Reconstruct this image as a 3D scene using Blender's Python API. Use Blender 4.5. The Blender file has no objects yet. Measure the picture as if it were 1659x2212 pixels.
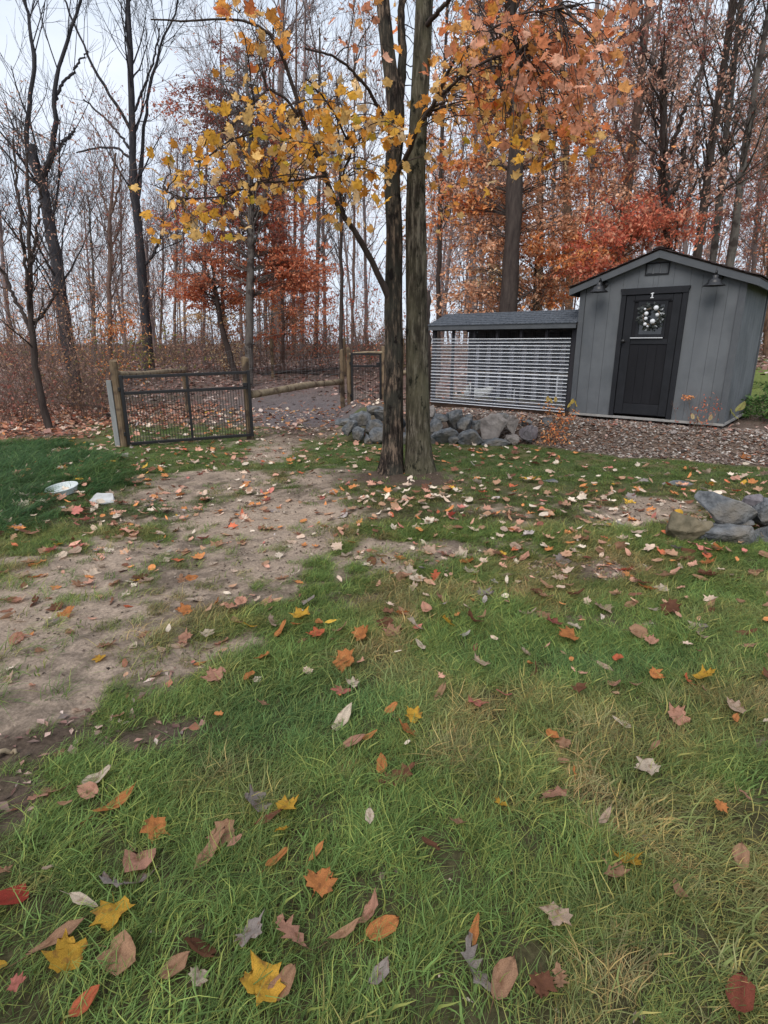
import bpy, bmesh, math, random
import numpy as np
from mathutils import Vector, Matrix
import mathutils.noise as mnoise

rad = math.radians
SC = bpy.context.scene
COL = SC.collection
RNG = np.random.default_rng(7)
random.seed(7)

# ------------------------------------------------------------------ camera, sky, sun, exposure
CAM = np.array([0.0, 0.0, 1.5])
PITCH = rad(16.6)
FPX = 1225.0            # focal length in pixels of a 1659 x 2212 picture
cam_d = bpy.data.cameras.new('camera')
cam_d.sensor_fit = 'VERTICAL'; cam_d.sensor_height = 36.0
cam_d.lens = 36.0 * FPX / 2212.0
cam_d.clip_start = 0.05; cam_d.clip_end = 800
cam = bpy.data.objects.new('camera', cam_d); COL.objects.link(cam)
cam.location = CAM; cam.rotation_euler = (rad(90) - PITCH, 0, 0)
SC.camera = cam

SUN_EL, SUN_AZ = 48, 205        # veiled sun high behind the camera's right shoulder
w = bpy.data.worlds.new('World'); SC.world = w; w.use_nodes = True
nt = w.node_tree; nt.nodes.clear()
o_ = nt.nodes.new('ShaderNodeOutputWorld'); bg = nt.nodes.new('ShaderNodeBackground')
sky = nt.nodes.new('ShaderNodeTexSky'); sky.sky_type = 'NISHITA'; sky.sun_disc = False
sky.sun_elevation = rad(SUN_EL); sky.sun_rotation = rad(SUN_AZ)
sky.air_density = 1.2; sky.dust_density = 2.0
tc = nt.nodes.new('ShaderNodeTexCoord'); mp = nt.nodes.new('ShaderNodeMapping')
mp.inputs['Scale'].default_value = (1.6, 1.6, 5.0)
cn = nt.nodes.new('ShaderNodeTexNoise'); cn.inputs['Scale'].default_value = 1.5; cn.inputs['Detail'].default_value = 7
cn.inputs['Roughness'].default_value = 0.55
cr = nt.nodes.new('ShaderNodeValToRGB')
cr.color_ramp.elements[0].position = 0.3; cr.color_ramp.elements[0].color = (4.5, 5.2, 6.25, 1)
cr.color_ramp.elements[1].position = 0.72; cr.color_ramp.elements[1].color = (6.5, 6.8, 7.4, 1)
mx = nt.nodes.new('ShaderNodeMix'); mx.data_type = 'RGBA'; mx.inputs['Factor'].default_value = 0.93
L = nt.links.new
L(tc.outputs['Generated'], mp.inputs[0]); L(mp.outputs[0], cn.inputs['Vector']); L(cn.outputs['Fac'], cr.inputs['Fac'])
L(sky.outputs[0], mx.inputs['A']); L(cr.outputs['Color'], mx.inputs['B']); L(mx.outputs['Result'], bg.inputs['Color'])
bg.inputs['Strength'].default_value = 0.1
L(bg.outputs[0], o_.inputs[0])
sd = bpy.data.lights.new('sun', 'SUN'); sd.energy = 1.5; sd.angle = rad(40); sd.color = (1.0, 0.95, 0.88)
so = bpy.data.objects.new('sun', sd); COL.objects.link(so)
so.rotation_euler = (rad(90 - SUN_EL), 0, rad(180 - SUN_AZ + 180))
# sun stands behind the camera; its direction vector is set explicitly
a_ = rad(SUN_AZ)
sdir = Vector((math.sin(a_) * math.cos(rad(SUN_EL)), math.cos(a_) * math.cos(rad(SUN_EL)), math.sin(rad(SUN_EL))))
so.rotation_euler = sdir.to_track_quat('Z', 'Y').to_euler()
so.location = (0, 0, 20)
vs = SC.view_settings
vs.view_transform = 'Standard'; vs.look = 'None'; vs.exposure = 0.72; vs.gamma = 1.0; vs.use_curve_mapping = False
SC.cycles.max_bounces = 6; SC.cycles.transparent_max_bounces = 12
SC.cycles.use_denoising = True

# ------------------------------------------------------------------ picture geometry helpers
CP, SP = math.cos(PITCH), math.sin(PITCH)
def ray(px, py):
    u = (px - 829.5) / FPX; v = (1106 - py) / FPX
    return np.array([u, CP + v * SP, -SP + v * CP])
def at(px, py, Y):                       # the point of that line of sight at depth Y
    d = ray(px, py); return CAM + d * (Y / d[1])
def proj(P):                             # world -> picture (used to lay out masks on the ground)
    P = np.asarray(P, float) - CAM
    f = P[..., 1] * CP - P[..., 2] * SP; up = P[..., 1] * SP + P[..., 2] * CP
    f = np.where(f < 0.05, 0.05, f)
    return 829.5 + FPX * P[..., 0] / f, 1106 - FPX * up / f

def hash2(ix, iy, seed):
    h = (ix.astype(np.int64) * 374761393 + iy.astype(np.int64) * 668265263 + seed * 974634777) & 0xFFFFFFFF
    h = ((h ^ (h >> 13)) * 1274126177) & 0xFFFFFFFF
    return ((h ^ (h >> 16)) & 0xFFFF) / 65535.0
def vn(x, y, s=1.0, seed=0, octv=4):     # value noise 0..1
    x = np.asarray(x, float) * s; y = np.asarray(y, float) * s
    tot = 0; amp = 1; nrm = 0
    for o in range(octv):
        ix = np.floor(x); iy = np.floor(y); fx = x - ix; fy = y - iy
        fx = fx * fx * (3 - 2 * fx); fy = fy * fy * (3 - 2 * fy)
        a = hash2(ix, iy, seed + o); b = hash2(ix + 1, iy, seed + o); c = hash2(ix, iy + 1, seed + o); d = hash2(ix + 1, iy + 1, seed + o)
        tot = tot + amp * (a * (1 - fx) * (1 - fy) + b * fx * (1 - fy) + c * (1 - fx) * fy + d * fx * fy)
        nrm += amp; amp *= 0.5; x = x * 2.03 + 11.3; y = y * 2.03 + 7.7
    return tot / nrm
def sstep(a, b, x):
    t = np.clip((np.asarray(x, float) - a) / (b - a), 0, 1); return t * t * (3 - 2 * t)

FRONT = [(-6.0, 10.2), (-0.95, 9.05), (2.25, 8.80), (3.25, 7.65), (6.2, 6.35), (14, 4.0)]
def front_y(x):
    return np.interp(x, [p[0] for p in FRONT], [p[1] for p in FRONT])
def hz(x, y, fine=True):                 # terrain height
    x = np.asarray(x, float); y = np.asarray(y, float)
    d = y - front_y(x)
    terr = 0.36 * sstep(-0.05, 0.62, d) * sstep(-0.75, -0.15, x + 0.12 * (y - 9)) 
    terr = terr * (1 - 0.9 * sstep(11.5, 14.5, y) * sstep(2.0, 0.0, x - 0.3 * (y - 11)))
    z = terr + 0.085 * np.clip(y - 13.2, 0, 7) + 0.022 * np.clip(y - 20.2, 0, 18)
    z = z + 0.075 * np.clip(y - 8.6, 0, 8) * sstep(5.0, 7.5, x) * sstep(20, 12, y)
    z = z + 0.04 * sstep(-2.6, -4.2, x) * sstep(3.2, 4.4, y) * sstep(8.5, 6.5, y)
    near = sstep(2.3, 1.0, np.hypot(x - 0.25, y - 6.55)) * 0.05
    z = z + near
    if fine:
        z = z + 0.07 * (vn(x, y, 0.5, 3, 3) - 0.5) * sstep(0.5, 3, y) * sstep(9.5, 8, y) + 0.035 * (vn(x, y, 2.6, 5, 3) - 0.5)
        z = z + 0.25 * (vn(x, y, 0.3, 8, 2) - 0.5) * sstep(14, 22, y)
    return z
def gpt(px, py):                         # the terrain point under that line of sight
    d = ray(px, py); lo, hi = 0.3, 80.0
    t = np.concatenate([np.arange(0.5, 20, 0.02), np.arange(20, 150, 0.2)])
    P = CAM + d * t[:, None]
    below = P[:, 2] <= hz(P[:, 0], P[:, 1])
    i = int(np.argmax(below)) if below.any() else len(t) - 1
    return P[i]

# ------------------------------------------------------------------ materials
def new_mat(name):
    m = bpy.data.materials.new(name); m.use_nodes = True
    n = m.node_tree; n.nodes.clear()
    out = n.nodes.new('ShaderNodeOutputMaterial'); b = n.nodes.new('ShaderNodeBsdfPrincipled')
    n.links.new(b.outputs[0], out.inputs[0])
    return m, n, b, out
def mat(name, c1, c2=None, rough=0.8, scale=8.0, stretch=(1, 1, 1), bump=0.0, bscale=None, spec=0.14, metal=0.0, detail=6, lo=0.35, hi=0.65, coat=0.0, dist=0.01, blotch=None):
    m, n, b, out = new_mat(name)
    c2 = c2 or tuple(c * 0.8 for c in c1)
    tc = n.nodes.new('ShaderNodeTexCoord'); mp = n.nodes.new('ShaderNodeMapping'); mp.inputs['Scale'].default_value = stretch
    nz = n.nodes.new('ShaderNodeTexNoise'); nz.inputs['Scale'].default_value = scale; nz.inputs['Detail'].default_value = detail
    nz.inputs['Roughness'].default_value = 0.65
    cr = n.nodes.new('ShaderNodeValToRGB'); e = cr.color_ramp.elements
    e[0].position = lo; e[0].color = (*c1, 1); e[1].position = hi; e[1].color = (*c2, 1)
    n.links.new(tc.outputs['Object'], mp.inputs[0]); n.links.new(mp.outputs[0], nz.inputs['Vector']); n.links.new(nz.outputs['Fac'], cr.inputs['Fac'])
    colr = cr.outputs['Color']
    if blotch:
        (bc, bs, blo, bhi) = blotch
        nb = n.nodes.new('ShaderNodeTexNoise'); nb.inputs['Scale'].default_value = bs; nb.inputs['Detail'].default_value = 5
        n.links.new(tc.outputs['Object'], nb.inputs['Vector'])
        mr = n.nodes.new('ShaderNodeMapRange'); mr.inputs['From Min'].default_value = blo; mr.inputs['From Max'].default_value = bhi
        n.links.new(nb.outputs['Fac'], mr.inputs['Value'])
        mm = n.nodes.new('ShaderNodeMix'); mm.data_type = 'RGBA'
        n.links.new(mr.outputs[0], mm.inputs['Factor']); n.links.new(colr, mm.inputs['A']); mm.inputs['B'].default_value = (*bc, 1)
        colr = mm.outputs['Result']
    n.links.new(colr, b.inputs['Base Color'])
    b.inputs['Roughness'].default_value = rough; b.inputs['Specular IOR Level'].default_value = spec; b.inputs['Metallic'].default_value = metal
    b.inputs['Coat Weight'].default_value = coat
    if bump:
        bn = n.nodes.new('ShaderNodeTexNoise'); bn.inputs['Scale'].default_value = bscale or scale * 2; bn.inputs['Detail'].default_value = 8
        n.links.new(mp.outputs[0], bn.inputs['Vector'])
        bp = n.nodes.new('ShaderNodeBump'); bp.inputs['Strength'].default_value = bump; bp.inputs['Distance'].default_value = dist
        n.links.new(bn.outputs['Fac'], bp.inputs['Height']); n.links.new(bp.outputs[0], b.inputs['Normal'])
    return m
def leaf_mat(name, source='attr', transl=0.35, rough=0.6, vary=0.35):
    m, n, b, out = new_mat(name)
    if source == 'attr':
        a = n.nodes.new('ShaderNodeAttribute'); a.attribute_name = 'col'; c = a.outputs['Color']
    else:
        a = n.nodes.new('ShaderNodeObjectInfo'); c = a.outputs['Color']
    tc = n.nodes.new('ShaderNodeTexCoord'); nz = n.nodes.new('ShaderNodeTexNoise'); nz.inputs['Scale'].default_value = 38 if source != 'attr' else 25
    nz.inputs['Detail'].default_value = 5
    n.links.new(tc.outputs['Object'], nz.inputs['Vector'])
    mr = n.nodes.new('ShaderNodeMapRange'); mr.inputs['From Min'].default_value = 0.3; mr.inputs['From Max'].default_value = 0.7
    mr.inputs['To Min'].default_value = 1 - vary; mr.inputs['To Max'].default_value = 1 + vary
    n.links.new(nz.outputs['Fac'], mr.inputs['Value'])
    vm = n.nodes.new('ShaderNodeVectorMath'); vm.operation = 'SCALE'
    n.links.new(c, vm.inputs[0]); n.links.new(mr.outputs[0], vm.inputs['Scale'])
    if source != 'attr':
        va = n.nodes.new('ShaderNodeAttribute'); va.attribute_name = 'vein'; v2 = n.nodes.new('ShaderNodeMix'); v2.data_type = 'RGBA'; v2.blend_type = 'MULTIPLY'; v2.inputs['Factor'].default_value = 1
        n.links.new(vm.outputs[0], v2.inputs['A']); n.links.new(va.outputs['Color'], v2.inputs['B'])
        sp_ = n.nodes.new('ShaderNodeTexNoise'); sp_.inputs['Scale'].default_value = 3.2; sp_.inputs['Detail'].default_value = 6; n.links.new(tc.outputs['Object'], sp_.inputs['Vector'])
        sr = n.nodes.new('ShaderNodeMapRange'); sr.inputs['From Min'].default_value = 0.56; sr.inputs['From Max'].default_value = 0.66; sr.inputs['To Max'].default_value = 0.6; n.links.new(sp_.outputs['Fac'], sr.inputs['Value'])
        v3 = n.nodes.new('ShaderNodeMix'); v3.data_type = 'RGBA'; v3.inputs['B'].default_value = (0.2, 0.09, 0.045, 1); n.links.new(sr.outputs[0], v3.inputs['Factor']); n.links.new(v2.outputs['Result'], v3.inputs['A'])
        class _o: pass
        vm = _o(); vm.outputs = [v3.outputs['Result']]
    n.links.new(vm.outputs[0], b.inputs['Base Color']); b.inputs['Roughness'].default_value = rough; b.inputs['Specular IOR Level'].default_value = 0.14
    if source != 'attr':
        bp = n.nodes.new('ShaderNodeBump'); bp.inputs['Strength'].default_value = 0.35; bp.inputs['Distance'].default_value = 0.004
        n.links.new(nz.outputs['Fac'], bp.inputs['Height']); n.links.new(bp.outputs[0], b.inputs['Normal'])
    t = n.nodes.new('ShaderNodeBsdfTranslucent'); mxs = n.nodes.new('ShaderNodeMixShader'); mxs.inputs[0].default_value = transl
    n.links.new(vm.outputs[0], t.inputs['Color']); n.links.new(b.outputs[0], mxs.inputs[1]); n.links.new(t.outputs[0], mxs.inputs[2])
    n.links.new(mxs.outputs[0], out.inputs[0])
    return m

M = {}
M['leaf_attr'] = leaf_mat('foliage leaves', 'attr', 0.45, vary=0.15)
M['leaf_obj'] = leaf_mat('single leaf', 'obj', 0.5, vary=0.25)
M['litter'] = leaf_mat('litter leaves', 'attr', 0.15, vary=0.2)
M['bark_dark'] = mat('dark bark', (0.035, 0.026, 0.024), (0.075, 0.058, 0.05), 0.9, 14, (1, 1, 0.22), 0.7, 30, dist=0.012)
M['bark_blue'] = mat('cool dark bark', (0.028, 0.028, 0.034), (0.065, 0.06, 0.062), 0.9, 14, (1, 1, 0.22), 0.7, 30, dist=0.012)
M['bark_red'] = mat('reddish bark', (0.1, 0.065, 0.052), (0.2, 0.135, 0.11), 0.9, 14, (1, 1, 0.22), 0.7, 30, dist=0.012)
M['bark_grey'] = mat('grey bark', (0.085, 0.075, 0.068), (0.15, 0.13, 0.115), 0.9, 10, (1, 1, 0.3), 0.6, 30, dist=0.01, blotch=((0.05, 0.04, 0.036), 5, 0.5, 0.62))
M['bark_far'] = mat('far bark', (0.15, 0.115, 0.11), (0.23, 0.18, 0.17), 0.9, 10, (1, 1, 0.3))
M['bark_vine'] = mat('bark with ivy scars', (0.06, 0.04, 0.032), (0.2, 0.12, 0.075), 0.9, 9, (1, 1, 0.5), 0.6, 24, dist=0.012)
def bark_near(name, dark, mid, streak, moss, blot):
    m, n, b, out = new_mat(name)
    tc = n.nodes.new('ShaderNodeTexCoord'); mp = n.nodes.new('ShaderNodeMapping'); mp.inputs['Scale'].default_value = (1, 1, 0.16)
    n.links.new(tc.outputs['Object'], mp.inputs[0])
    nz = n.nodes.new('ShaderNodeTexNoise'); nz.inputs['Scale'].default_value = 30; nz.inputs['Detail'].default_value = 8; nz.inputs['Roughness'].default_value = 0.7
    n.links.new(mp.outputs[0], nz.inputs['Vector'])
    cr = n.nodes.new('ShaderNodeValToRGB'); e = cr.color_ramp.elements
    e[0].position = 0.42; e[0].color = (*dark, 1); e[1].position = 0.52; e[1].color = (*mid, 1)
    e2 = e.new(0.61); e2.color = (*streak, 1)
    n.links.new(nz.outputs['Fac'], cr.inputs['Fac'])
    n2 = n.nodes.new('ShaderNodeTexNoise'); n2.inputs['Scale'].default_value = 2.6; n2.inputs['Detail'].default_value = 6
    n.links.new(tc.outputs['Object'], n2.inputs['Vector'])
    mr = n.nodes.new('ShaderNodeMapRange'); mr.inputs['From Min'].default_value = 0.42; mr.inputs['From Max'].default_value = 0.62; mr.inputs['To Max'].default_value = 0.75
    n.links.new(n2.outputs['Fac'], mr.inputs['Value'])
    mm = n.nodes.new('ShaderNodeMix'); mm.data_type = 'RGBA'; mm.inputs['B'].default_value = (*moss, 1)
    n.links.new(mr.outputs[0], mm.inputs['Factor']); n.links.new(cr.outputs[0], mm.inputs['A'])
    n3 = n.nodes.new('ShaderNodeTexNoise'); n3.inputs['Scale'].default_value = 9; n3.inputs['Detail'].default_value = 7; n3.inputs['Roughness'].default_value = 0.65
    mp3 = n.nodes.new('ShaderNodeMapping'); mp3.inputs['Scale'].default_value = (1, 1, 0.6); n.links.new(tc.outputs['Object'], mp3.inputs[0]); n.links.new(mp3.outputs[0], n3.inputs['Vector'])
    mr3 = n.nodes.new('ShaderNodeMapRange'); mr3.inputs['From Min'].default_value = 0.56; mr3.inputs['From Max'].default_value = 0.63
    n.links.new(n3.outputs['Fac'], mr3.inputs['Value'])
    mm3 = n.nodes.new('ShaderNodeMix'); mm3.data_type = 'RGBA'; mm3.inputs['B'].default_value = (*blot, 1)
    n.links.new(mr3.outputs[0], mm3.inputs['Factor']); n.links.new(mm.outputs['Result'], mm3.inputs['A'])
    n.links.new(mm3.outputs['Result'], b.inputs['Base Color'])
    b.inputs['Roughness'].default_value = 0.92; b.inputs['Specular IOR Level'].default_value = 0.08
    bp = n.nodes.new('ShaderNodeBump'); bp.inputs['Strength'].default_value = 1.0; bp.inputs['Distance'].default_value = 0.045
    n.links.new(nz.outputs['Fac'], bp.inputs['Height']); n.links.new(bp.outputs[0], b.inputs['Normal'])
    return m
M['bark_A'] = bark_near('rough brown bark', (0.02, 0.015, 0.013), (0.065, 0.05, 0.04), (0.25, 0.18, 0.13), (0.06, 0.06, 0.048), (0.018, 0.015, 0.014))
M['bark_B'] = bark_near('mossy grey bark', (0.032, 0.027, 0.021), (0.09, 0.077, 0.058), (0.2, 0.175, 0.135), (0.12, 0.11, 0.07), (0.02, 0.02, 0.014))
M['siding'] = mat('grey painted siding', (0.118, 0.126, 0.136), (0.142, 0.15, 0.16), 0.75, 3, (1, 1, 0.25), 0.25, 90, dist=0.002, detail=8, blotch=((0.085, 0.092, 0.1), 2.2, 0.45, 0.75))
M['trim'] = mat('grey painted trim', (0.082, 0.088, 0.097), (0.1, 0.106, 0.114), 0.7, 5, (1, 1, 1), 0.2, 60, dist=0.002)
M['soffit'] = mat('bare soffit wood', (0.05, 0.04, 0.034), (0.09, 0.07, 0.055), 0.85, 6)
M['door'] = mat('charcoal door paint', (0.011, 0.011, 0.013), (0.017, 0.017, 0.02), 0.6, 4, (1, 1, 0.3), 0.2, 60, dist=0.002)
M['door_trim'] = mat('dark door casing paint', (0.016, 0.017, 0.02), (0.023, 0.024, 0.028), 0.6, 4)
M['black'] = mat('black painted metal', (0.008, 0.008, 0.009), (0.014, 0.013, 0.014), 0.4, 9, spec=0.5)
M['white'] = mat('white paint', (0.72, 0.73, 0.75), (0.62, 0.63, 0.66), 0.6, 12)
M['shingle'] = mat('slate grey shingle', (0.052, 0.06, 0.074), (0.12, 0.132, 0.15), 0.9, 26, bump=0.6, bscale=160, dist=0.003)
M['shingle_dk'] = mat('dark brown shingle', (0.03, 0.02, 0.02), (0.06, 0.045, 0.043), 0.9, 26, bump=0.6, bscale=160, dist=0.003)
M['post'] = mat('weathered treated post', (0.115, 0.08, 0.05), (0.225, 0.165, 0.105), 0.85, 16, (1, 1, 0.18), 0.6, 40, dist=0.006, blotch=((0.07, 0.05, 0.038), 6, 0.5, 0.62))
M['log'] = mat('peeled fence rail', (0.16, 0.12, 0.078), (0.31, 0.245, 0.165), 0.8, 9, (1, 1, 1), 0.5, 30, dist=0.005, blotch=((0.09, 0.06, 0.045), 7, 0.56, 0.66))
M['greyboard'] = mat('silver weathered board', (0.17, 0.175, 0.17), (0.28, 0.285, 0.28), 0.85, 10, (1, 1, 0.15), 0.5, 40, dist=0.004)
M['skid'] = mat('dark skid lumber', (0.035, 0.025, 0.02), (0.075, 0.045, 0.032), 0.9, 8)
M['framewood'] = mat('dark stained frame lumber', (0.022, 0.022, 0.027), (0.045, 0.043, 0.048), 0.85, 8, (1, 1, 0.2))
M['wire'] = mat('galvanised wire', (0.22, 0.22, 0.22), (0.32, 0.32, 0.32), 0.45, 30, metal=0.8)
M['rock'] = mat('grey fieldstone', (0.065, 0.07, 0.077), (0.2, 0.207, 0.215), 0.85, 9, (1, 1, 1), 1.0, 26, dist=0.03, blotch=((0.16, 0.14, 0.115), 3, 0.5, 0.68))
M['rock_warm'] = mat('brownish fieldstone', (0.15, 0.13, 0.12), (0.28, 0.25, 0.23), 0.85, 5, (1, 1, 1), 0.8, 22, dist=0.02)
M['rock_brown'] = mat('mossy brown stone', (0.085, 0.075, 0.05), (0.2, 0.165, 0.11), 0.85, 7, (1, 1, 1), 0.8, 22, dist=0.02)
M['rock_purple'] = mat('purplish stone', (0.13, 0.115, 0.125), (0.21, 0.19, 0.2), 0.85, 7, (1, 1, 1), 0.8, 22, dist=0.02)
M['pale_stone'] = mat('pale flat stone', (0.38, 0.38, 0.37), (0.55, 0.55, 0.54), 0.8, 12, bump=0.4, bscale=40, dist=0.006)
M['ceramic'] = mat('pale fluted basin glaze', (0.55, 0.6, 0.6), (0.66, 0.7, 0.7), 0.35, 15, spec=0.5)
M['feather'] = mat('white feathers', (0.75, 0.75, 0.72), (0.6, 0.6, 0.57), 0.9, 40, bump=0.5, bscale=90, dist=0.004)
M['comb'] = mat('red comb', (0.4, 0.03, 0.02), (0.3, 0.02, 0.02), 0.6)
M['beak'] = mat('yellow beak', (0.5, 0.3, 0.06), (0.4, 0.22, 0.05), 0.5)
M['twig'] = mat('dry twig', (0.10, 0.075, 0.055), (0.2, 0.15, 0.11), 0.9, 20)
M['straw'] = mat('coop bedding', (0.15, 0.12, 0.085), (0.26, 0.21, 0.15), 0.95, 30, bump=0.8, bscale=60)
M['wood_light'] = mat('sill plate wood', (0.26, 0.25, 0.24), (0.34, 0.33, 0.31), 0.8, 12)
def plastic(name, col, alpha, rough=0.15):
    m, n, b, out = new_mat(name)
    b.inputs['Base Color'].default_value = (*col, 1); b.inputs['Roughness'].default_value = rough
    t = n.nodes.new('ShaderNodeBsdfTransparent'); t.inputs['Color'].default_value = (0.95, 0.96, 0.97, 1)
    mxs = n.nodes.new('ShaderNodeMixShader')
    nz = n.nodes.new('ShaderNodeTexNoise'); nz.inputs['Scale'].default_value = 7; tc = n.nodes.new('ShaderNodeTexCoord')
    n.links.new(tc.outputs['Object'], nz.inputs['Vector'])
    mr = n.nodes.new('ShaderNodeMapRange'); mr.inputs['To Min'].default_value = alpha * 0.6; mr.inputs['To Max'].default_value = min(1, alpha * 1.4)
    n.links.new(nz.outputs['Fac'], mr.inputs['Value']); n.links.new(mr.outputs[0], mxs.inputs[0])
    n.links.new(t.outputs[0], mxs.inputs[1]); n.links.new(b.outputs[0], mxs.inputs[2]); n.links.new(mxs.outputs[0], out.inputs[0])
    return m
M['clear'] = plastic('clear corrugated plastic', (0.5, 0.53, 0.62), 0.10, 0.12)
M['rib_glint'] = plastic('plastic ridge', (0.9, 0.92, 0.96), 0.92, 0.3)
M['milky'] = plastic('milky back panel', (0.55, 0.55, 0.6), 0.85, 0.4)
m_, n_, b_, _o = new_mat('window glass'); b_.inputs['Base Color'].default_value = (0.02, 0.022, 0.026, 1); b_.inputs['Roughness'].default_value = 0.06; b_.inputs['Specular IOR Level'].default_value = 0.8
M['glass'] = m_

# grass blade material, colour from the instance
def grass_mat(name, src):
    m, n, b, out = new_mat(name)
    a = n.nodes.new('ShaderNodeAttribute'); a.attribute_name = 'tint'; a.attribute_type = src
    a2 = n.nodes.new('ShaderNodeAttribute'); a2.attribute_name = 'shade'; a2.attribute_type = 'GEOMETRY'
    vm = n.nodes.new('ShaderNodeMix'); vm.data_type = 'RGBA'; vm.blend_type = 'MULTIPLY'; vm.inputs['Factor'].default_value = 1
    n.links.new(a.outputs['Color'], vm.inputs['A']); n.links.new(a2.outputs['Color'], vm.inputs['B'])
    n.links.new(vm.outputs['Result'], b.inputs['Base Color']); b.inputs['Roughness'].default_value = 0.5; b.inputs['Specular IOR Level'].default_value = 0.14
    t = n.nodes.new('ShaderNodeBsdfTranslucent'); mxs = n.nodes.new('ShaderNodeMixShader'); mxs.inputs[0].default_value = 0.35
    n.links.new(vm.outputs['Result'], t.inputs['Color']); n.links.new(b.outputs[0], mxs.inputs[1]); n.links.new(t.outputs[0], mxs.inputs[2])
    n.links.new(mxs.outputs[0], out.inputs[0])
    return m
M['grass'] = grass_mat('grass blades', 'INSTANCER')

# ------------------------------------------------------------------ object helpers
def tag(o, label=None, cat=None, group=None, kind=None):
    if label: o['label'] = label
    if cat: o['category'] = cat
    if group: o['group'] = group
    if kind: o['kind'] = kind
    return o
def thing(name, label, cat, loc, group=None):
    o = bpy.data.objects.new(name, None); o.empty_display_size = 0.1; COL.objects.link(o)
    o.location = Vector([float(c) for c in loc]); return tag(o, label, cat, group)
def link_mesh(name, me, m, parent=None, label=None, cat=None, group=None, kind=None):
    if m is not None and len(me.materials) == 0: me.materials.append(m)
    o = bpy.data.objects.new(name, me); COL.objects.link(o)
    if parent is not None: o.parent = parent
    return tag(o, label, cat, group, kind)
def wloc(parent):
    v = Vector((0, 0, 0))
    while parent is not None: v += parent.location; parent = parent.parent
    return v
def np_mesh(name, V, Fs, smooth=False):
    """V (n,3); Fs list of arrays (m,k) of one or more polygon sizes"""
    me = bpy.data.meshes.new(name)
    V = np.ascontiguousarray(V, dtype=np.float32)
    if not isinstance(Fs, (list, tuple)): Fs = [Fs]
    Fs = [np.asarray(f, dtype=np.int32) for f in Fs if len(f)]
    nl = sum(f.size for f in Fs); nf = sum(len(f) for f in Fs)
    me.vertices.add(len(V)); me.vertices.foreach_set('co', V.ravel())
    me.loops.add(nl); me.loops.foreach_set('vertex_index', np.concatenate([f.ravel() for f in Fs]))
    me.polygons.add(nf)
    tot = np.concatenate([np.full(len(f), f.shape[1], np.int32) for f in Fs])
    st = np.concatenate([[0], np.cumsum(tot)[:-1]]).astype(np.int32)
    me.polygons.foreach_set('loop_start', st)
    me.polygons.foreach_set('use_smooth', np.full(nf, smooth, dtype=bool))
    me.update(calc_edges=True); me.validate()
    return me
def set_col(me, name, C):
    a = me.attributes.new(name, 'FLOAT_COLOR', 'POINT')
    C = np.asarray(C, dtype=np.float32)
    if C.shape[1] == 3: C = np.hstack([C, np.ones((len(C), 1), np.float32)])
    a.data.foreach_set('color', np.ascontiguousarray(C).ravel())
def np_obj(name, V, F, m, parent=None, smooth=False, col=None, **kw):
    off = np.array(wloc(parent)) if parent is not None else 0
    me = np_mesh(name, np.asarray(V) - off, F, smooth)
    if col is not None: set_col(me, 'col', col)
    return link_mesh(name, me, m, parent, **kw)

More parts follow.
